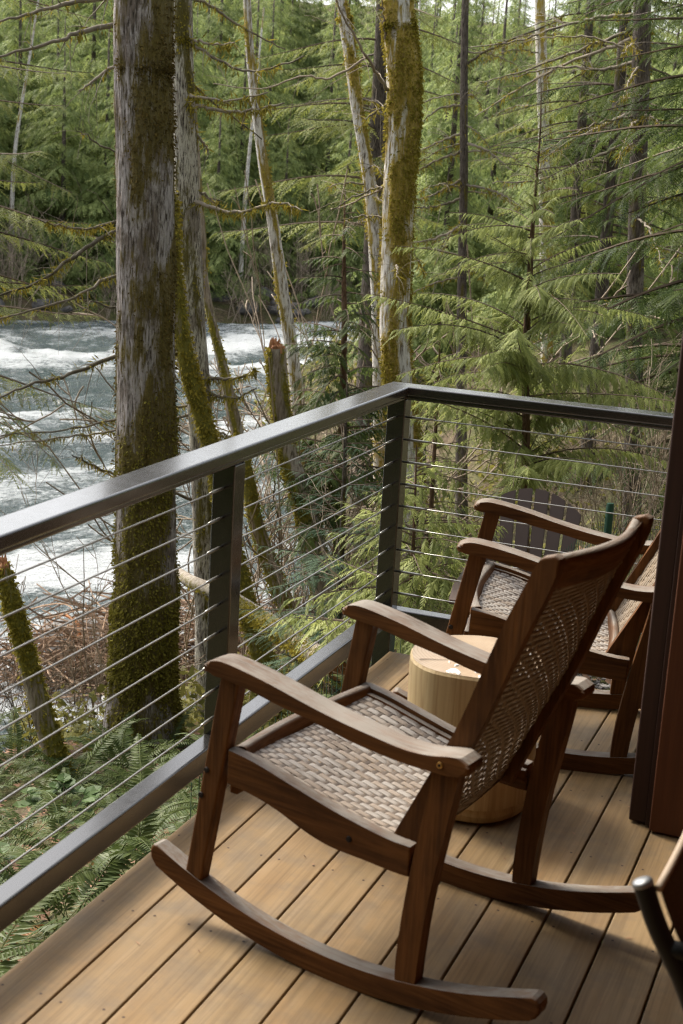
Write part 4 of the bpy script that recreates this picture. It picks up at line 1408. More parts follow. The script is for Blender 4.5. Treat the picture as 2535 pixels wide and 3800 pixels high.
t7 = make_trunk('tree', 'slender leaning alder with mossy top and white patched middle', 'tree', None, T7, BARK_GOLD, 22, 0.07, 0.55, 27, (0.5, 0.15), 0.0, 0.04, 4500, 0.035, 4.0)
t8 = make_trunk('tree', 'straight white barked alder thick with golden moss rising behind the railing corner', 'tree', None, T8, BARK_GOLD, 40, 0.05, 0.66, 32, (0.35, 0.13), 0.05, 0.035, 20000, 0.028, 4.0, lump=0.10)
t9 = make_trunk('tree', 'thin straight grey trunk with drooping mossy dead limbs behind the cedar', 'tree', None, T9, BARK_DARK, 18, 0.08, 0.15, 36, (0.4, 0.1), 0.0, 0.04, 0, 0.03, 4.0)
t10 = make_trunk('tree', 'pale sunlit alder trunk far behind the top of the young cedar', 'tree', None, T10, BARK_GOLD, 20, 0.08, 0.38, 41, (0.4, 0.25), 0.0, 0.04, 1800, 0.05, 4.0)
t11 = make_trunk('tree', 'dark rough conifer trunk with long bare limbs near the house', 'tree', None, T11, BARK_DARK, 24, 0.07, 0.18, 45, (0.4, 0.1), 0.0, 0.06, 600, 0.03, 4.0)
t15 = make_trunk('tree', 'short mossy leaning stem by the water at the foot of the bank', 'tree', None, T15, BARK_MOSSY, 24, 0.05, 0.66, 51, (0.5, 0.15), 0.0, 0.05, 5000, 0.028, 0.0, lump=0.14)

# splintered top of the snag
def splinters(root, top, r, seed, mat):
    rng = np.random.default_rng(seed)
    acc = Acc()
    c = np.array(top) - np.array(root.location)
    for k in range(46):
        a = rng.uniform(0, 2 * np.pi); q = r * math.sqrt(rng.random()) * 0.95
        h = rng.uniform(0.01, 0.05) + (0.05 if math.cos(a - 2.7) > 0.4 else 0)
        p = c + np.array([q * math.cos(a), q * math.sin(a), -0.04])
        C = np.array([p, p + [0, 0, 0.04 + h * 0.5], p + [rng.normal(0, .004), rng.normal(0, .004), 0.04 + h]])
        acc.tube(C, np.array([0.018, 0.014, 0.002]), 5, rng.random())
    return acc.obj('splintered_top', mat, root, False)
BROKEN = twig_mat('freshly_broken_wood', (0.17, 0.07, 0.03), (0.42, 0.22, 0.11))
splinters(t5, T5[0][:3], 0.075, 4, BROKEN)
splinters(t15, T15[0][:3], 0.05, 6, BROKEN)

LEFT = [[(-6.24, 11.63, 3.12), (-6.82, 11.07, 2.93), (-6.97, 10.74, 2.82), (-7.22, 10.32, 2.65)], [(-6.22, 11.64, 2.87), (-6.65, 11.11, 2.73), (-6.82, 10.71, 2.58), (-7.14, 10.2, 2.38)], [(-6.2, 11.65, 2.66), (-6.56, 11.22, 2.43), (-6.71, 10.9, 2.2)], [(-6.16, 11.67, 1.94), (-6.59, 11.32, 1.74), (-6.76, 11.1, 1.85), (-6.79, 10.97, 1.89)], [(-6.13, 11.69, 1.21), (-6.53, 11.24, 1.13), (-6.64, 10.94, 1.08), (-6.78, 10.62, 1.11), (-6.77, 10.39, 1.15)], [(-6.11, 11.7, 1.38), (-6.48, 11.15, 1.07), (-6.6, 10.73, .88), (-6.68, 10.33, .68), (-6.88, 9.83, .52)], [(-6.08, 11.71, .93), (-6.47, 11.16, .69), (-6.69, 10.68, .48), (-7.05, 10.08, .31)], [(-6.03, 11.74, .19), (-6.46, 11.16, -.01), (-6.68, 10.68, -.16), (-6.79, 10.26, -.21), (-6.88, 9.83, -.31)], [(-5.99, 11.76, -.48), (-6.5, 11.26, -.6), (-6.85, 10.82, -.68), (-7.23, 10.32, -.71)], [(-5.97, 11.77, -.56), (-6.44, 11.18, -.68), (-6.68, 10.69, -.7), (-7.05, 10.08, -.72)], [(-5.93, 11.79, -1.38), (-6.54, 11.35, -1.14), (-6.72, 11.13, -1.0), (-6.78, 10.97, -.91)], [(-6.05, 11.73, .58), (-6.52, 11.25, .4), (-6.59, 10.97, .47), (-6.55, 10.77, .39)]]
LEFT_R = [.028, .03, .024, .012, .018, .026, .022, .024, .014, .014, .016, .012]
LEFT_M = [.5, .45, .5, .1, .8, .9, .7, .6, .5, .6, .6, .3]
for k, l in enumerate(LEFT):
    limb(t2, l, LEFT_R[k], LEFT_R[k] * .28, 100 + k, LEFT_M[k], 0.075, 9, 0.5)
RIGHT = [[(-6.13, 11.69, 2.71), (-6.03, 11.63, 2.69), (-5.81, 11.63, 2.66), (-5.64, 11.6, 2.68)], [(-6.13, 11.69, 2.68), (-6.03, 11.63, 2.65), (-5.74, 11.66, 2.5), (-5.49, 11.67, 2.45), (-5.25, 11.67, 2.51), (-5.02, 11.67, 2.59)], [(-6.12, 11.69, 2.25), (-5.96, 11.55, 2.22), (-5.61, 11.51, 2.2), (-5.25, 11.46, 2.27)], [(-6.12, 11.7, 2.2), (-5.96, 11.55, 2.15), (-5.61, 11.51, 2.11), (-5.32, 11.42, 2.14), (-5.03, 11.33, 2.2)], [(-6.08, 11.72, 1.36), (-5.97, 11.66, 1.34), (-5.77, 11.65, 1.29), (-5.59, 11.63, 1.27), (-5.38, 11.62, 1.32), (-5.2, 11.59, 1.38), (-5.04, 11.55, 1.37), (-4.9, 11.5, 1.32)], [(-5.95, 11.78, -.22), (-5.83, 11.73, -.22), (-5.61, 11.73, -.19), (-5.4, 11.72, -.12), (-5.35, 11.63, -.06)], [(-5.93, 11.79, -.34), (-5.82, 11.74, -.35), (-5.68, 11.69, -.36), (-5.51, 11.66, -.35), (-5.33, 11.64, -.24)], [(-6.14, 11.68, 3.06), (-6.01, 11.87, 3.0), (-5.89, 12.03, 2.89), (-5.76, 12.21, 2.81), (-5.55, 12.41, 2.7)], [(-6.11, 11.7, 2.36), (-6.09, 11.83, 2.3), (-5.97, 12.0, 2.16), (-5.91, 12.14, 2.1), (-5.7, 12.35, 1.91)], [(-6.08, 11.72, 1.94), (-5.98, 11.77, 1.84), (-5.94, 11.79, 1.75)], [(-6.08, 11.71, 1.5), (-5.97, 11.88, 1.37), (-5.95, 12.01, 1.32)], [(-5.92, 11.8, -.6), (-5.78, 11.75, -.68), (-5.63, 11.72, -.71), (-5.57, 11.64, -.77)]]
for k, l in enumerate(RIGHT):
    limb(t2, l, .022 if k in (3, 5, 6, 4) else .016, .006, 130 + k, 1.0 if k in (0, 2, 3, 4, 5, 6, 11) else .5, 0.10, 4, 0.3)
T8L = [[(-4.43, 12.12, 2.37), (-4.47, 11.89, 2.5), (-4.51, 11.66, 2.67), (-4.62, 11.4, 2.94), (-4.58, 11.2, 3.05)], [(-4.47, 12.1, 2.78), (-4.5, 12.09, 2.95), (-4.53, 12.08, 3.2)], [(-4.35, 12.15, 1.6), (-4.55, 12.28, 1.51), (-4.84, 12.39, 1.38), (-5.05, 12.52, 1.33)], [(-4.5, 11.75, 2.6), (-4.75, 11.6, 2.42), (-4.95, 11.5, 2.42), (-5.3, 11.4, 2.3), (-5.7, 11.35, 2.33)]]
for k, l in enumerate(T8L):
    limb(t8, l, .018 if k == 0 else .011, .004, 160 + k, 0.0, 0.05, 8, 0.6, mat=TWIG_TAN)
T9L = [[(-5.87, 19.12, 2.24), (-6.22, 19.01, 2.06), (-6.49, 18.92, 1.93)], [(-5.86, 19.12, 1.99), (-6.38, 19.17, 1.77), (-6.76, 19.25, 1.52)], [(-5.84, 19.13, 1.63), (-6.12, 18.83, 1.41), (-6.32, 18.55, 1.31)], [(-5.9, 19.11, 2.58), (-6.23, 19.11, 2.51), (-6.53, 19.12, 2.3)], [(-5.82, 19.13, 1.37), (-6.17, 19.02, 1.24), (-6.5, 18.91, 1.2)], [(-5.93, 19.1, 3.07), (-5.6, 19.2, 3.31), (-4.97, 19.37, 3.61), (-4.72, 19.44, 3.78)],
       [(-5.86, 19.12, 2.1), (-5.5, 19.0, 2.0), (-5.1, 18.9, 1.75)], [(-5.84, 19.13, 1.55), (-5.4, 19.0, 1.5), (-4.9, 18.8, 1.3)], [(-5.80, 19.14, 1.0), (-6.2, 19.0, .8), (-6.7, 18.8, .7)]]
for k, l in enumerate(T9L):
    limb(t9, l, .02, .006, 180 + k, .8, 0.12, 6, 0.5, dens=260)
RL_ = [[(-2.82, 14.73, 3.21), (-3.17, 14.97, 3.08), (-3.64, 15.17, 2.94), (-4.13, 15.35, 2.77), (-4.64, 15.52, 2.65)], [(-2.81, 14.73, 3.11), (-3.16, 14.97, 3.0), (-3.68, 15.16, 2.83), (-4.2, 15.33, 2.57), (-4.66, 15.51, 2.29)], [(-2.8, 14.74, 2.86), (-3.23, 14.96, 2.79), (-3.72, 15.15, 2.81), (-4.22, 15.33, 2.72)], [(-2.73, 14.75, 2.17), (-3.27, 14.95, 1.9), (-3.75, 15.14, 1.7), (-4.35, 15.29, 1.62)], [(-2.85, 14.73, 3.3), (-3.25, 14.85, 3.27), (-3.66, 14.96, 3.19), (-4.16, 15.03, 3.04), (-4.64, 15.1, 2.97)], [(-2.76, 14.74, 2.42), (-3.15, 14.87, 2.24), (-3.52, 14.99, 2.06), (-3.85, 15.12, 1.83)]]
for k, l in enumerate(RL_):
    limb(t11, l, .022, .005, 200 + k, .55, 0.10, 16, 0.6, dens=260)

# ================================================================== conifers close by
def fan(c, w):
    return lambda rng: c + rng.uniform(-w, w)
cedar = conifer('cedar_tree', 'young light green cedar with drooping feathery sprays behind the deck corner', None, CED, BARK_RED, CEDAR_LEAF, CEDAR_T, -0.15, 2.0,
                lambda t: (1.15 if t < .4 else 1.15 - 1.5 * (t - .4)), 84, 61, bare=0.04, wild=1.9, droop=0.34, dens=66, twl=0.17, hang=0.55, r0=0.006, tipup=0.0, cat='cedar tree', elev=0.50, moss=0.1)
cedar2 = conifer('cedar_tree', 'dark green young cedar between the white alder and the snag', None, [(-5.13, 13.03, 1.5, .004), (-5.1, 13.04, .8, .02), (-5.05, 13.06, -.2, .035), (-5.0, 13.08, -2.5, .06)], BARK_RED, HEMLOCK_LEAF, CEDAR_T, -1.5, 1.35,
                lambda t: 1.15 * (1 - 0.78 * t), 62, 62, droop=0.40, dens=26, twl=0.38, hang=0.35, r0=0.012, tipup=0.05, cat='cedar tree', elev=0.3)
cedar3 = conifer('cedar_tree', 'low leafy young cedar just outside the railing corner', None, [(-2.38, 7.3, .30, .003), (-2.36, 7.3, -.2, .010), (-2.35, 7.3, -.9, .02)], BARK_RED, CEDAR_LEAF, CEDAR_T, -0.9, 0.22,
                lambda t: 0.9 * (1 - 0.7 * t), 44, 63, droop=0.35, dens=26, twl=0.40, hang=0.35, r0=0.008, cat='cedar tree', elev=0.35)
cedar4 = conifer('cedar_tree', 'leafy cedar sapling between the young cedar and the white alder', None, [(-3.05, 9.7, .75, .003), (-3.03, 9.7, 0, .012), (-3.0, 9.7, -1.9, .028)], BARK_RED, CEDAR_LEAF, CEDAR_T, -1.5, 0.6,
                lambda t: 0.95 * (1 - 0.7 * t), 46, 73, bare=0.05, wild=1.5, droop=0.36, dens=30, twl=0.30, hang=0.45, r0=0.007, cat='cedar tree', elev=0.35)
fir1 = conifer('fir_tree', 'small bluish young fir under the railing beside the fallen log', None, [(-3.40, 8.87, .35, .004), (-3.38, 8.88, -.5, .018), (-3.36, 8.88, -1.6, .03)], BARK_DARK, BLUE_FIR_LEAF, FIR_T, -1.5, 0.28,
                lambda t: 0.85 * (1 - 0.80 * t), 56, 64, droop=0.18, dens=30, twl=0.36, hang=0.15, r0=0.008, cat='fir tree', elev=0.18)
fir2 = conifer('fir_tree', 'second young fir lower down the bank behind the bluish one', None, [(-3.45, 10.8, -.05, .004), (-3.45, 10.8, -.9, .018), (-3.45, 10.8, -2.4, .03)], BARK_DARK, HEMLOCK_LEAF, FIR_T, -2.2, -0.12,
                lambda t: 0.95 * (1 - 0.80 * t), 50, 65, droop=0.18, dens=28, twl=0.36, hang=0.15, r0=0.008, cat='fir tree', elev=0.15)
hem = conifer('hemlock_tree', 'large dark hemlock with layered drooping boughs beside the house', None, [(-1.50, 11.9, 6.5, .09), (-1.46, 11.9, 3.0, .14), (-1.40, 11.9, 0, .17), (-1.38, 11.9, -1.0, .2)], BARK_DARK, HEMLOCK_LEAF, HEM_T, -0.7, 5.2,
              lambda t: 1.85 * (1 - 0.35 * t), 112, 66, bare=0.03, droop=0.40, dens=33, twl=0.25, hang=0.34, r0=0.018, cat='hemlock tree', elev=0.12)
hem2 = conifer('hemlock_tree', 'dark hemlock standing farther back behind the drooping one', None, [(-1.7, 16.6, 7, .05), (-1.65, 16.6, 3.0, .08), (-1.6, 16.6, -1.2, .11)], BARK_DARK, HEMLOCK_LEAF, HEM2_T, -0.4, 5.2,
              lambda t: 2.0 * (1 - 0.35 * t), 80, 67, bare=0.04, droop=0.38, dens=30, twl=0.26, hang=0.32, r0=0.018, cat='hemlock tree', elev=0.12)
firL = conifer('fir_tree', 'yellow green fir reaching in from the river side with thin pale branches', None, [(-8.5, 11.1, 4.6, .03), (-8.45, 11.12, 3.0, .08), (-8.4, 11.2, 0, .13), (-8.3, 11.3, -4.2, .17)], BARK_DARK, FIR_LEAF, FIR2_T, -0.6, 4.2,
              lambda t: 2.1 * (1 - 0.45 * t), 46, 68, droop=0.28, dens=34, twl=0.22, hang=0.28, r0=0.016, cat='fir tree', elev=0.10)
firM = conifer('fir_tree', 'sunlit fir whose boughs hang behind the leaning alder', None, [(-7.6, 20.2, 8, .08), (-7.5, 20.2, 3, .12), (-7.4, 20.2, -3.5, .18)], BARK_DARK, FIR_LEAF, FIR2_T, 0.8, 7.5,
              lambda t: 2.2 * (1 - 0.4 * t), 60, 69, droop=0.35, dens=26, twl=0.25, hang=0.3, r0=0.018, cat='fir tree', elev=0.1)
firR = conifer('fir_tree', 'green fir rising behind the thin grey trunk', None, [(-5.2, 22.6, 8, .04), (-5.1, 22.6, 3, .07), (-5.0, 22.6, -1.5, .10)], BARK_DARK, FIR_LEAF, FIR2_T, 0.2, 6.0,
              lambda t: 2.1 * (1 - 0.35 * t), 60, 70, bare=0.04, droop=0.35, dens=26, twl=0.25, hang=0.3, r0=0.018, cat='fir tree', elev=0.1)
firT = conifer('fir_tree', 'fir with foliage hanging over the pale alder trunk', None, [(-4.0, 19.5, 8, .04), (-3.95, 19.5, 3, .07), (-3.9, 19.5, -1.4, .10)], BARK_DARK, HEMLOCK_LEAF, FIR2_T, 0.6, 6.0,
              lambda t: 2.0 * (1 - 0.35 * t), 56, 71, bare=0.04, droop=0.35, dens=28, twl=0.25, hang=0.3, r0=0.018, cat='fir tree', elev=0.1)

# ================================================================== the wood across the river and behind
def far_tree_meshes(seed, h, wid, zl):
    rng = np.random.default_rng(seed)
    leaf = []
    nb = 175
    for k in range(nb):
        t = (k + rng.random()) / nb
        z = zl + (h - zl) * t
        L = wid * (1 - t) ** 0.8 * rng.uniform(0.7, 1.15) + 0.15
        a = rng.uniform(0, 2 * np.pi)
        d = np.array([math.cos(a), math.sin(a), 0.1])
        bough(None, leaf, np.array([0, 0, z]), d, L, rng, FAR_T, droop=0.42, dens=9, twl=0.46, hang=0.45, bare=0.1)
    Q, tint = leaf_quads(leaf, FAR_T, rng)
    m = len(Q)
    cr = mesh_np('crown', Q.reshape(-1, 3), np.arange(m * 4).reshape(m, 4), FAR_LEAF, False, {'tint': tint})
    V, F = tube_np(np.array([(0, 0, -1.0), (0, 0, h * .5), (0, 0, h)]), np.array([.13, .09, .015]), 8)
    tr = mesh_np('trunk', V, F, BARK_DARK, True, {'moss': np.zeros(len(V))})
    return tr, cr
FAR = [far_tree_meshes(300 + k, hh, ww, zl) for k, (hh, ww, zl) in enumerate(((15, 3.0, 0.4), (13, 3.3, 0.3), (16, 2.8, 0.8), (12, 3.0, 0.2), (9, 2.6, 0.2)))]
rs = random.Random(40)
spots = []
def try_spot(phi, d, mind):
    x, y = -d * math.sin(phi), d * math.cos(phi)
    if all((x - a) ** 2 + (y - b) ** 2 > mind ** 2 for a, b in spots):
        spots.append((x, y)); return x, y
    return None
def far_tree(x, y, which, s):
    r = empty('conifer_tree', (x, y, float(ground_z(x, y)) - 0.2), rs.uniform(0, 6.28))
    hmax = (1.75 + 0.185 * math.hypot(x, y) - float(ground_z(x, y))) / (15, 13, 16, 12, 9)[which]
    s = min(s, hmax / 1.06)
    r.scale = (s * 1.15, s * 1.15, s * rs.uniform(.9, 1.06))
    tr, cr = FAR[which]
    inst('trunk', tr, r); inst('crown', cr, r)
    return r
nfar = 0
for _ in range(3000):
    phi = math.radians(rs.uniform(-3, 43))
    d = rs.uniform(58, 128)
    x, y = -d * math.sin(phi), d * math.cos(phi)
    fnn = float(far_n(x, y))
    if not (58.5 < fnn < 100): continue
    near_bank = fnn < 63
    p = try_spot(phi, d, 2.3)
    if p:
        far_tree(*p, rs.choice((3, 4, 4)) if near_bank else rs.choice((0, 1, 2, 3, 1)), rs.uniform(.75, 1.1))
        nfar += 1
    if nfar >= 190: break
for o_ in list(COL.objects):
    if o_.name.startswith('conifer_tree') and 'label' not in o_:
        tag(o_, 'conifer standing in the dense wood across the river', 'conifer', 'conifers in the wood across the river')
nb_ = 0
for _ in range(800):
    phi = math.radians(rs.uniform(-2, 18)); d = rs.uniform(25, 50)
    x, y = -d * math.sin(phi), d * math.cos(phi)
    if float(ground_z(x, y)) < -4.2: continue
    p = try_spot(phi, d, 2.8)
    if p:
        r = far_tree(*p, rs.choice((0, 1, 2, 3)), rs.uniform(.6, .9))
        tag(r, 'conifer in the wood on the near bank behind the alders', 'conifer', 'conifers in the wood on the near bank')
        nb_ += 1
    if nb_ >= 30: break
# pale bare trunks that stand out in the far wood
for k, (x, y, h) in enumerate(((-35.5, 52.5, 9.), (-27.5, 58, 9.), (-22.8, 66.5, 10.))):
    z = float(ground_z(x, y))
    make_trunk('alder_tree', 'thin pale alder trunk standing in the far wood', 'alder', 'pale alders in the far wood', [(x + .9 - k * .5, y, z + h, .05), (x + .1, y, z + h * .5, .085), (x, y, z + .2, .12)], BARK_PALE, 10, 0.4, 0.2, 400 + k, ridge=0.0, extend_up=3.0)

# undergrowth of small conifers along the edge of the far wood
for k in range(70):
    m_ = rs.uniform(2, 52); n_ = rs.uniform(58.0, 67)
    x, y = 0.64 * m_ - 0.77 * n_, 0.77 * m_ + 0.64 * n_
    r = far_tree(x, y, 4, rs.uniform(.28, .5))
    tag(r, 'low young conifer at the edge of the far wood', 'conifer', 'young conifers at the edge of the far wood')
# unseen conifers added upstream and behind the house to block low skylight
for k, (x, y, w_, s_) in enumerate(((-6, -5, 0, 1.0), (-9, -3.6, 1, 1.0), (-12, -3.2, 2, 1.0), (-4, -8, 1, 1.1), (-8, -8.5, 0, 1.0), (-13, -7, 3, 1.1), (-16.5, -4.5, 0, 1.0), (-1, -9, 2, 1.0), (3, -8, 0, 1.0), (-11, -12, 1, 1.2), (-5, -13, 2, 1.2), (5, 1, 1, 1.0), (6, 6, 0, 1.0), (4.5, 10.5, 2, .9), (9, -3, 1, 1.1))):
    z_ = float(ground_z(x, y))
    r = empty('conifer_tree', (x, y, max(z_, -4.6) - 0.2), rs.uniform(0, 6.28))
    r.scale = (s_ * 1.3, s_ * 1.3, s_)
    inst('trunk', FAR[w_][0], r); inst('crown', FAR[w_][1], r)
    tag(r, 'unseen tall conifer added upstream and behind the house to block skylight', 'conifer', 'unseen conifers added to block skylight')

# slim mossy trunks on the level ground behind the garden chair
for k, (x, y, r_, lab) in enumerate(((-1.62, 13.9, .08, 'golden mossy trunk beside the house corner behind the railing'),)):
    z_ = float(ground_z(x, y))
    make_trunk('tree', lab, 'tree', None, [(x - .15 + .1 * k, y, 3.6, r_ * .75), (x - .05, y, 1.2, r_ * .9), (x, y, z_ + .1, r_)], BARK_GOLD, 18, 0.1, 0.6, 480 + k, (2.8, .2), 0.1, 0.05, 1800, 0.035, 3.0, lump=.12)

# drooping dead limbs hung with moss on the trunks behind the cedar
rng = np.random.default_rng(222)
for root_, pts_, n_l, z0_, z1_, L0_ in ((t9, T9, 13, .2, 3.6, 1.0), (t11, T11, 12, .6, 3.4, 1.2), (t10, T10, 8, 1.0, 4.2, 1.3), (t8, T8, 5, .5, 2.9, .8), (t7, T7, 6, 1.0, 3.2, .7)):
    P_ = np.array(pts_)
    for k in range(n_l):
        z = rng.uniform(z0_, z1_)
        x = np.interp(z, P_[::-1, 2], P_[::-1, 0]); y = np.interp(z, P_[::-1, 2], P_[::-1, 1])
        a = rng.uniform(0, 6.28); L_ = L0_ * rng.uniform(.5, 1.2)
        d = np.array([math.cos(a), math.sin(a), rng.uniform(-.35, .25)])
        b = np.array([x, y, z])
        limb(root_, [b, b + d * L_ * .4, b + d * L_ * .75 + [0, 0, -.10 * L_], b + d * L_ + [0, 0, -.22 * L_]], .013, .003, 600 + k + n_l * 7, .75, .09, 7, .5, 5, dens=190)
# ================================================================== fallen log
LOG = [(-6.59, 12.58, -2.32, .055), (-5.87, 11.6, -2.1, .068), (-4.93, 10.39, -1.77, .072), (-4.14, 9.32, -1.52, .075), (-3.39, 8.34, -1.32, .078), (-2.9, 7.7, -1.20, .078)]
log = make_trunk('fallen_log', 'pale fallen log with yellow green moss slanting down the bank', 'log', None, [(*p[:3], p[3] * 0.88) for p in LOG], BARK_GREY, 24, 0.05, 0.12, 55, (0.0, 0.0), 0.0, 0.05, 1500, 0.03, 0.0, to_ground=False, part='log_body', lump=0.12)
BROKE2 = BROKEN
for e_, nm in ((0, 'log_end'), (-1, 'log_end')):
    bm = bmesh.new()
    bmesh.ops.create_circle(bm, cap_ends=True, segments=16, radius=LOG[e_][3] * 0.8)
    d = Vector(LOG[0][:3]) - Vector(LOG[1][:3]) if e_ == 0 else Vector(LOG[-1][:3]) - Vector(LOG[-2][:3])
    o = bm_obj(nm, bm, BROKE2, log)
    o.rotation_euler = d.to_track_quat('Z', 'Y').to_euler()
    o.location = Vector(LOG[e_][:3]) - log.location - d.normalized() * 0.004

# ================================================================== boulders
def boulder_mesh(seed, mat):
    bm = bmesh.new()
    bmesh.ops.create_icosphere(bm, subdivisions=3, radius=1.0)
    for v in bm.verts:
        n = mnoise.fractal(v.co * 0.9 + Vector((seed * 3.1, 0, 0)), 0.8, 2.0, 3)
        v.co *= 1 + 0.42 * n
        v.co.z *= 0.62
    return bm_mesh('boulder', bm, mat, True)
def rock_mat(name, a, b):
    m = Mat(name, 0.8, 0.3)
    n = m.noise(m.co((1, 1, 1), offs_random=True), 2.2, 6, 0.65)
    m.color(m.ramp(n, [(0.3, a), (0.7, b)]))
    m.bump(n, 0.6, 0.1)
    return m.m
ROCK_D = rock_mat('dark_river_rock', (0.03, 0.03, 0.03), (0.16, 0.15, 0.14))
ROCK_L = rock_mat('pale_river_rock', (0.30, 0.30, 0.30), (0.62, 0.62, 0.62))
BD = [boulder_mesh(k, ROCK_D) for k in range(4)]
BLm = [boulder_mesh(k + 9, ROCK_L) for k in range(2)]
rs = random.Random(77)
for k in range(110):
    m_ = rs.uniform(4, 62); n_ = rs.uniform(55.2, 58.8)
    x, y = 0.64 * m_ - 0.77 * n_, 0.77 * m_ + 0.64 * n_
    s = rs.uniform(0.18, 0.5)
    o = inst('boulder', rs.choice(BD), None, (x, y, float(ground_z(x, y)) + s * 0.15), (rs.uniform(-.3, .3), rs.uniform(-.3, .3), rs.uniform(0, 6)), (s * 1.3, s, s))
    tag(o, 'dark boulder among the rocks along the far bank', 'boulder', 'boulders along the far bank')
for k, (x, y, z, s) in enumerate(((-8.35, 15.1, -4.95, .32), (-8.05, 15.5, -5.05, .26), (-8.6, 15.7, -5.0, .22), (-7.7, 15.9, -5.05, .25))):
    o = inst('boulder', BLm[k % 2], None, (x, y, z), (0, 0, k * 1.7), (s * 1.2, s, s * .8))
    tag(o, 'pale rounded stone in the shallow water behind the massive trunk', 'boulder', 'pale stones behind the massive trunk')
for k, (x, y, z, s) in enumerate(((-9.9, 16.9, -4.95, .75), (-7.0, 15.3, -4.9, .35))):
    o = inst('boulder', BD[k], None, (x, y, z), (0, 0, k * 2.1), (s * 1.3, s, s * .62))
    tag(o, ('low brown boulder that the white water breaks over', 'dark boulder in the brush at the water edge')[k], 'boulder')

# ================================================================== brush and driftwood heap at the water
rng = np.random.default_rng(5)
acc = Acc()
for k in range(1500):
    u = rng.random()
    cx, cy = (-10.2 + 3.2 * u, 15.0 + 2.4 * u)
    x = cx + rng.normal(0, .55); y = cy + rng.normal(0, .35)
    h = rng.random() ** 1.3 * 1.25 * math.exp(-((u - .55) / .5) ** 2)
    p = np.array([x, y, -5.1 + h])
    a = rng.normal(0.6, 0.9)
    d = np.array([math.cos(a), math.sin(a), rng.normal(0.05, 0.35)]); d /= np.linalg.norm(d)
    l = rng.uniform(0.3, 1.3)
    t = np.linspace(-.5, .5, 6)
    C = p[None] + d[None] * (l * t)[:, None] + rng.normal(0, .25, 3)[None] * (l * (t ** 2))[:, None]
    acc.tube(C, np.full(6, rng.uniform(.004, .013) * (2.2 if rng.random() < .05 else 1)), 4, rng.random())
heap = acc.obj('driftwood_debris', TWIG_RED)
tag(heap, 'tangled heap of brown driftwood and dead brush at the water edge', 'driftwood', kind='stuff')
isl = inst('gravel_bar', BD[1], None, (-8.9, 15.9, -5.28), (0, 0, 0.7), (2.0, .9, .45))
tag(isl, kind='structure')
ORANGE = twig_mat('orange_peeled_branch', (0.33, 0.12, 0.04), (0.55, 0.24, 0.10))
ob = empty('branch', (-10.12, 16.6, -4.5))
tag(ob, 'bright orange peeled branch sticking out of the driftwood heap', 'branch')
limb(ob, [(-9.6, 15.75, -4.95), (-9.72, 15.95, -4.6), (-9.85, 16.1, -4.42), (-10.1, 16.15, -4.38), (-10.35, 16.2, -4.5)], .035, .012, 900, 0, 0, 4, .4, mat=ORANGE, part='stick')

# ================================================================== bare shrubs
SHT = [shrub_mesh(560 + k, 1.0, 7, .55, .0032, 4, TWIG_TAN, .35, .9) for k in range(3)]
SH = [shrub_mesh(500 + k, 1.0, 8, .5, .006, 3, TWIG_TAN) for k in range(3)] + [shrub_mesh(520 + k, 1.0, 7, .5, .0055, 3, TWIG_DARK) for k in range(2)] + [shrub_mesh(540 + k, 1.0, 8, .30, .0036, 2, TWIG_TAN, .20, 1.2) for k in range(2)]
SH += SHT
def shrub(x, y, which, s, label, group, dz=0.0, rz=None):
    r = empty('bare_shrub', (x, y, float(ground_z(x, y)) + dz), rs.uniform(0, 6.28) if rz is None else rz)
    r.scale = (s, s, s)
    inst('stems', SH[which], r)
    tag(r, label, 'shrub', group)
    return r
for (x, y, w, s) in ((-6.3, 13.6, 7, 5.2), (-6.0, 13.4, 8, 4.6), (-5.6, 13.8, 7, 4.9), (-5.2, 14.2, 8, 4.6), (-5.8, 13.2, 9, 4.4)):
    shrub(x, y, w, s, 'leafless tan shrub on the bank in front of the rapids', 'leafless shrubs in front of the rapids')
for (x, y, w, s) in ((-6.6, 11.3, 0, 2.0), (-7.1, 11.6, 7, 1.9), (-7.6, 11.2, 3, 1.3), (-6.9, 10.6, 4, 1.2), (-6.3, 9.6, 3, 1.1), (-5.0, 12.3, 2, 1.6), (-4.7, 12.6, 0, 1.7)):
    shrub(x, y, w, s, 'leafless shrub on the bank around the massive trunk', 'leafless shrubs around the massive trunk')
for (x, y, w, s) in ((-2.9, 8.6, 3, 1.4), (-3.1, 9.0, 4, 1.4), (-2.6, 7.4, 0, 1.0), (-3.5, 9.9, 3, 1.5), (-3.0, 9.6, 1, 1.5), (-2.7, 8.1, 4, 1.2), (-2.5, 6.6, 3, .8)):
    shrub(x, y, w, s, 'tangle of thin leafless stems below the railing by the young fir', 'leafless stems below the railing')
for (x, y, w, s) in ((-1.75, 9.2, 5, 1.3), (-1.45, 9.0, 6, 1.35), (-1.2, 8.7, 5, 1.3), (-1.6, 9.9, 5, 1.4), (-1.15, 9.6, 6, 1.3), (-1.0, 10.2, 5, 1.2)):
    shrub(x, y, w, s, 'clump of upright bare shoots behind the garden chair', 'upright bare shoots behind the garden chair')
for k in range(110):
    m_ = rs.uniform(5, 50); n_ = rs.uniform(55.8, 61.5)
    x, y = 0.64 * m_ - 0.77 * n_, 0.77 * m_ + 0.64 * n_
    shrub(x, y, rs.choice((0, 1, 2, 5)), rs.uniform(1.6, 3.2), 'bare brush growing along the far bank', 'bare brush along the far bank')

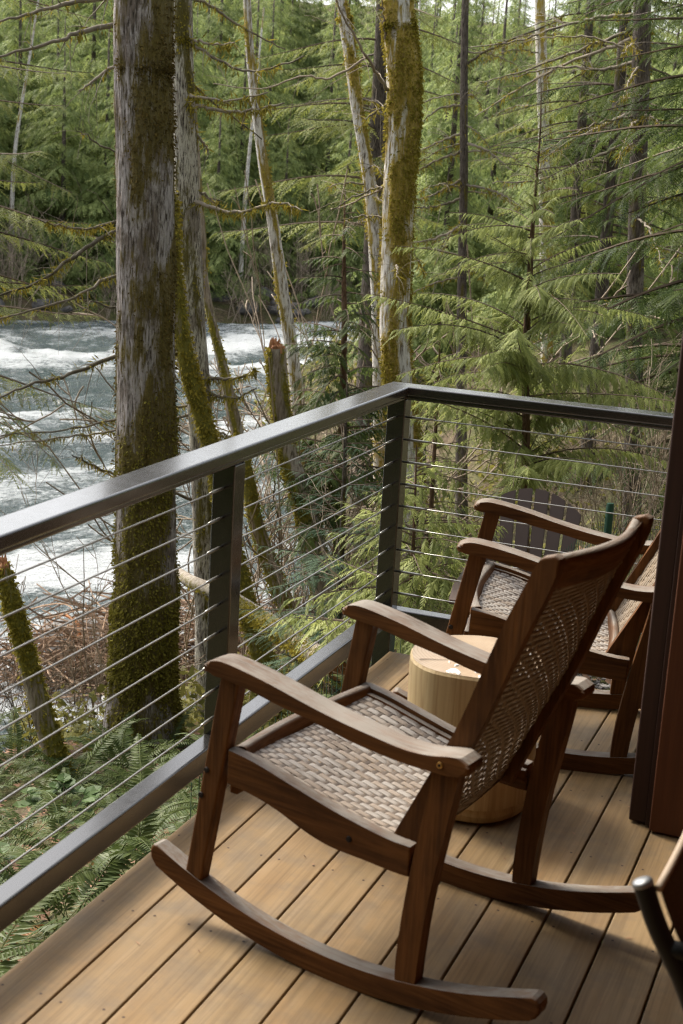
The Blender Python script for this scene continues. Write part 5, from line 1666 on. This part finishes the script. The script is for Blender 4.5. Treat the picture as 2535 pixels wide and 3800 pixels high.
# ================================================================== ferns
FR = [frond_mesh(700 + k, 0.80, 36, FERN_LEAF, arch=a, wid=w) for k, (a, w) in enumerate(((.45, .075), (.62, .07), (.30, .08), (.75, .072)))]
FRD = [frond_mesh(720 + k, 0.7, 30, DEAD_FERN, arch=.7, wid=.05) for k in range(2)]
def fern(x, y, s, n, label, group, dead=0, zoff=0.0):
    r = empty('fern', (x, y, float(ground_z(x, y)) + zoff), rs.uniform(0, 6.28))
    r.scale = (s, s, s)
    for k in range(n):
        a = 6.283 * (k + rs.uniform(-.3, .3)) / n
        tilt = rs.uniform(-.35, .35)
        inst('frond', rs.choice(FRD) if k < dead else rs.choice(FR), r, (0, 0, 0.02), (rs.uniform(-.25, .25), tilt, a), (rs.uniform(.75, 1.15),) * 3)
    tag(r, label, 'fern', group)
    return r
fs = []
tries = 0
while len(fs) < 80 and tries < 9000:
    tries += 1
    x, y = rs.uniform(-6.6, -1.95), rs.uniform(1.6, 10.0)
    n_ = -0.77 * x + 0.64 * y
    if not (2.2 < n_ < 11.2): continue
    # stay inside what can be seen past the railing
    ang_ = math.degrees(math.atan2(-x, y))
    if not (17 < ang_ < 52): continue
    if y < 2.2 and x < -3.2: continue
    if any((x - a) ** 2 + (y - b) ** 2 < .40 ** 2 for a, b in fs): continue
    fs.append((x, y))
for k, (x, y) in enumerate(fs):
    near_ = x > -3.4
    fern(x, y, rs.uniform(.6, .92), rs.choice((8, 9, 10)), 'green sword fern growing close below the railing' if near_ else 'green sword fern on the slope near the massive trunk', 'sword ferns close below the railing' if near_ else 'sword ferns on the slope near the massive trunk', dead=1 if k % 5 == 0 else 0)
for k, (x, y, s, n) in enumerate(((-2.05, 3.35, 1.0, 10), (-2.15, 3.95, .95, 10), (-2.25, 4.5, .9, 9), (-2.1, 2.75, 1.0, 10), (-2.6, 3.5, 1.1, 11), (-2.7, 4.3, 1.05, 10), (-2.75, 2.9, 1.1, 10), (-5.0, 8.9, 1.2, 12), (-4.6, 8.4, 1.1, 11), (-5.3, 8.6, 1.1, 10))):
    fern(x, y, s, n, 'green sword fern growing close below the railing' if x > -3.4 else 'tall green sword fern at the foot of the massive trunk', 'sword ferns close below the railing' if x > -3.4 else 'sword ferns at the foot of the massive trunk')
fern(-1.95, 2.35, .8, 9, 'rust brown dying fern beside the deck edge near the picture corner', None, dead=9)

# ---- small broad-leaved plant beside the deck edge
def leaf_plant(x, y, z, seed, n, label, size=.09):
    rng = np.random.default_rng(seed)
    z = max(float(ground_z(x, y)) + .03, z) if x > -2 else float(ground_z(x, y)) + .03
    r = empty('leafy_plant', (x, y, z))
    acc = Acc()
    lm = Acc()
    bm_q = []
    for k in range(n):
        a = rng.uniform(0, 6.28); l = rng.uniform(.10, .28)
        d = np.array([math.cos(a) * .6, math.sin(a) * .6, rng.uniform(.5, 1.1)]); d /= np.linalg.norm(d)
        e = d * l
        acc.tube(np.array([[0, 0, 0], e * .5 + [0, 0, .01], e]), np.array([.003, .0025, .0015]), 4, .5)
        f = np.array([math.cos(a), math.sin(a), rng.uniform(-.3, .2)]); f /= np.linalg.norm(f)
        s_ = np.cross([0, 0, 1.0], f); s_ /= np.linalg.norm(s_)
        L_ = size * rng.uniform(.7, 1.2)
        for s0, s1, w0, w1 in ((0, .33, .05, .42), (.33, .7, .42, .40), (.7, 1, .40, .03)):
            for sg in (-1, 1):
                q = [e + f * L_ * s0, e + f * L_ * s1 - np.array([0, 0, .03 * L_]), e + f * L_ * s1 + s_ * sg * L_ * w1 + [0, 0, .10 * L_], e + f * L_ * s0 + s_ * sg * L_ * w0 + [0, 0, .10 * L_]]
                bm_q.append(q)
    acc.obj('stems', TWIG_DARK, r, True)
    quads_obj('foliage', np.array(bm_q), SHRUB_LEAF, r, {'tint': np.repeat(rng.random(n), 24)})
    tag(r, label, 'plant')
leaf_plant(-1.82, 4.35, -.62, 31, 26, 'broad leaved green plant touching the deck edge behind the chair leg', .10)
leaf_plant(-4.6, 7.4, -1.35, 32, 34, 'broad leaved shrub among the ferns above the water', .11)
leaf_plant(-3.3, 4.9, -1.05, 33, 24, 'small leafy plant between the ferns below the cables', .09)

# ---- leaf litter on the slope
rng = np.random.default_rng(9)
N = 5200
x = rng.uniform(-7.0, -.4, N); y = rng.uniform(1.5, 12, N)
keep = (x < -1.75) | (y > 5.05)
x, y = x[keep], y[keep]; N = len(x)
z = ground_z(x, y) + 0.035 * vnoise(x, y, 2.2, 9) + .03
a = rng.uniform(0, 6.28, N); l = rng.uniform(.02, .06, N)
f = np.stack([np.cos(a), np.sin(a), rng.normal(0, .25, N)], -1); s_ = np.stack([-np.sin(a), np.cos(a), rng.normal(0, .25, N)], -1)
p = np.stack([x, y, z], -1)
Q = np.stack([p - f * l[:, None], p - s_ * (l * .5)[:, None], p + f * l[:, None], p + s_ * (l * .5)[:, None]], 1)
LITTER = twig_mat('fallen_leaf', (0.07, 0.035, 0.02), (0.30, 0.17, 0.10))
lit = quads_obj('fallen_leaves', Q, LITTER, None, {'tint': np.repeat(rng.random(N), 4)})
tag(lit, 'brown fallen leaves lying on the slope', 'leaves', kind='stuff')

# ================================================================== gravel pad behind the deck
rng = np.random.default_rng(15)
PEB = [boulder_mesh(40, None)]
bm = bmesh.new(); bmesh.ops.create_icosphere(bm, subdivisions=1, radius=1.0)
tv = np.array([v.co[:] for v in bm.verts]); tf = np.array([[v.index for v in f_.verts] for f_ in bm.faces]); bm.free()
N = 3200
px = rng.uniform(-1.75, -.55, N); py = rng.uniform(5.0, 8.2, N)
sz = rng.uniform(.008, .022, N)
rot = rng.uniform(0, 6.28, N)
sc3 = np.stack([rng.uniform(.7, 1.5, N), rng.uniform(.6, 1.1, N), rng.uniform(.4, .8, N)], -1)
VV = tv[None] * sc3[:, None] * sz[:, None, None] * (1 + rng.normal(0, .12, (N, len(tv), 1)))
ca, sa = np.cos(rot), np.sin(rot)
VX = VV[..., 0] * ca[:, None] - VV[..., 1] * sa[:, None]; VY = VV[..., 0] * sa[:, None] + VV[..., 1] * ca[:, None]
gz = ground_z(px, py) + 0.035 * vnoise(px, py, 2.2, 9) + .014
VV = np.stack([VX + px[:, None], VY + py[:, None], VV[..., 2] + gz[:, None] + rng.uniform(-.006, .012, (N, 1))], -1)
FFg = (tf[None] + (np.arange(N) * len(tv))[:, None, None]).reshape(-1, 3)
gm = Mat('grey_gravel', 0.75, 0.3)
gm.color(gm.ramp(gm.attr('tint'), [(0.0, (0.10, 0.085, 0.08)), (0.35, (0.20, 0.175, 0.165)), (0.7, (0.33, 0.30, 0.28)), (1.0, (0.50, 0.46, 0.43))]))
grv = obj_np('gravel', VV.reshape(-1, 3), FFg, gm.m, None, False, {'tint': np.repeat(rng.random(N), len(tv))})
tag(grv, 'grey gravel on the ground behind the deck', 'gravel', kind='stuff')

# ================================================================== garden chair (slatted, dark brown)
PLAST = Mat('brown_moulded_plastic', 0.5, 0.4)
PLAST.color((0.075, 0.050, 0.042))
PLAST = PLAST.m
gc = empty('adirondack_chair', (-1.72, 7.25, -0.93), math.radians(12))
tag(gc, 'dark brown slatted garden chair standing on gravel beyond the railing', 'garden chair')
lean = math.radians(24)
nsl = 6
for k in range(nsl):
    c = (k - (nsl - 1) / 2)
    x0, x1 = c * 0.088 - 0.037, c * 0.088 + 0.037
    h = 0.80 - 0.021 * c * c * 1.6
    bm = bmesh.new()
    fanw = c * 0.012
    pr = []
    nn = 6
    def wtop(xx):
        return 0.80 - 0.9 * (xx / 0.29) ** 2 * 0.16
    b0 = (x0 * .80, 0.0); b1 = (x1 * .80, 0.0)
    topl = [(x1 * 1.06 + (x0 - x1) * 1.06 * q / nn) for q in range(nn + 1)]
    outline = [b0, b1] + [(xx, wtop(xx)) for xx in topl]
    va = [bm.verts.new((x, 0, z)) for x, z in outline]
    vb = [bm.verts.new((x, 0.022, z)) for x, z in outline]
    bm.faces.new(va); bm.faces.new(vb[::-1])
    for i in range(len(outline)):
        j = (i + 1) % len(outline)
        bm.faces.new((va[i], vb[i], vb[j], va[j]))
    bmesh.ops.bevel(bm, geom=[e for e in bm.edges if abs(e.verts[0].co.y - e.verts[1].co.y) < 1e-6], offset=.004, segments=2, affect='EDGES')
    o = bm_obj('back_slat', bm, PLAST, gc)
    o.location = (0, 0.25, 0.24)
    o.rotation_euler = (-lean, 0, 0)
for k in range(6):
    y = -0.30 + k * 0.095
    z = 0.385 - (y + 0.30) * 0.26
    box_obj('seat_slat', -.27, .27, y, y + .086, z, z + .022, PLAST, gc, .004)
for s in (-1, 1):
    box_obj('leg', s * .30 - .02, s * .30 + .02, -.34, -.25, 0.0, .53, PLAST, gc, .005)
    bm = bmesh.new()
    prf = [(-.33, .36), (-.33, .27), (.50, 0.0), (.58, 0.0), (.58, .05), (-.2, .37)]
    o = inst('leg', prism_mesh('rear_leg', [(a_, b_) for a_, b_ in prf], -.018, .018, PLAST, .004), gc, (s * .265, 0, 0), (0, 0, math.pi / 2))
    bm.free()
    arm = [(-.37, .535), (.33, .535), (.33, .562), (-.37, .562)]
    bm = bmesh.new()
    pl_ = [(s * .22, -.38), (s * .36, -.36), (s * .365, -.10), (s * .33, .34), (s * .28, .34), (s * .24, -.05)]
    if s < 0: pl_ = pl_[::-1]
    va = [bm.verts.new((x, y, .532)) for x, y in pl_]; vb = [bm.verts.new((x, y, .556)) for x, y in pl_]
    bm.faces.new(va[::-1]); bm.faces.new(vb)
    for i in range(6):
        bm.faces.new((va[i], va[(i + 1) % 6], vb[(i + 1) % 6], vb[i]))
    bmesh.ops.bevel(bm, geom=list(bm.edges), offset=.005, segments=2, affect='EDGES')
    bm_obj('armrest', bm, PLAST, gc)
box_obj('back_brace', -.27, .27, .365, .40, .42, .47, PLAST, gc, .003)

# ================================================================== green wire fence
GREEN = plain('green_coated_wire', (0.012, 0.05, 0.03), 0.45, 0.4)
fence = empty('wire_fence', (-1.5, 5.2, -1.0))
tag(fence, 'low dark green wire mesh fence with round posts beyond the deck', 'fence')
fo = np.array([-1.5, 5.2, -1.0])
line = [(-1.80, 3.6), (-1.79, 5.15), (-1.53, 5.30), (-1.42, 7.9), (-.3, 8.6)]
for (x, y) in ((-1.53, 5.30), (-1.42, 7.88)):
    V, F = tube_np(np.array([(x, y, -1.2), (x, y, -.02), (x, y, .0)]) - fo, np.array([.022, .022, .019]), 14)
    o = obj_np('post', V, F, GREEN, fence, True)
    smooth_by_angle(o.data, 50)
acc = Acc()
L = 0
for (a_, b_) in zip(line[:-1], line[1:]):
    a_ = np.array(a_); b_ = np.array(b_)
    ln = np.linalg.norm(b_ - a_)
    for k in range(int(ln / .05)):
        p = a_ + (b_ - a_) * (k * .05 / ln)
        acc.tube(np.array([(p[0], p[1], -1.1), (p[0], p[1], -.06)]) - fo, np.array([.0014, .0014]), 4)
    for z in np.arange(-1.05, -.05, .1):
        acc.tube(np.array([(a_[0], a_[1], z), (b_[0], b_[1], z)]) - fo, np.array([.0014, .0014]), 4)
tag(acc.obj('wire_mesh', GREEN, fence), kind='stuff')

# ---- bits of needle and leaf blown onto the deck
rng = np.random.default_rng(33)
N = 110
x = rng.uniform(-1.6, .2, N); y = rng.uniform(1.6, 4.8, N)
a = rng.uniform(0, 6.28, N); l = rng.uniform(.003, .014, N); w = rng.uniform(.0008, .003, N)
f = np.stack([np.cos(a), np.sin(a), rng.normal(0, .03, N)], -1); s_ = np.stack([-np.sin(a), np.cos(a), np.zeros(N)], -1)
p = np.stack([x, y, np.full(N, .0022)], -1)
Q = np.stack([p - f * l[:, None], p - s_ * w[:, None], p + f * l[:, None], p + s_ * w[:, None]], 1)
nd_ = quads_obj('needle_litter', Q, LITTER, None, {'tint': np.repeat(rng.random(N), 4)})
tag(nd_, 'tiny brown needle and leaf bits scattered on the deck', 'needle litter', kind='stuff')
# ================================================================== undergrowth on the near bank
rng = np.random.default_rng(91)
UNDER = foliage_mat('undergrowth_leaf', (0.07, 0.08, 0.018), (0.24, 0.22, 0.05), 0.4, 0.6, (0.30, 0.24, 0.05))
N = 60000
phi = np.radians(rng.uniform(2, 34, N)); d = 11 + 31 * rng.random(N) ** 1.3
x = -d * np.sin(phi); y = d * np.cos(phi)
gn = ground_n(x, y)
cl = vnoise(x, y, 0.45, 55, 3)
keep = (gn < 15.2) & (gn > 6.5) & (cl + rng.normal(0, .15, N) > -0.12)
x, y, d, cl = x[keep], y[keep], d[keep], cl[keep]
m = len(x)
hgt = rng.random(m) ** 1.5 * (0.25 + 1.0 * np.clip(cl + .2, 0, 1))
z = ground_z(x, y) + 0.1 * vnoise(x, y, .5, 3) + hgt
p = np.stack([x, y, z], -1)
a = rng.uniform(0, 6.28, m)
f = np.stack([np.cos(a), np.sin(a), rng.normal(.1, .5, m)], -1)
s_ = np.stack([-np.sin(a), np.cos(a), rng.normal(0, .5, m)], -1)
l = (0.018 + 0.0016 * d) * rng.uniform(.6, 1.7, m)
Q = np.stack([p - f * l[:, None], p - s_ * (l * .45)[:, None], p + f * l[:, None], p + s_ * (l * .45)[:, None]], 1)
ug = quads_obj('undergrowth', Q, UNDER, None, {'tint': np.repeat(rng.random(m), 4)})
tag(ug, 'low sunlit undergrowth covering the near bank under the trees', 'undergrowth', kind='stuff')
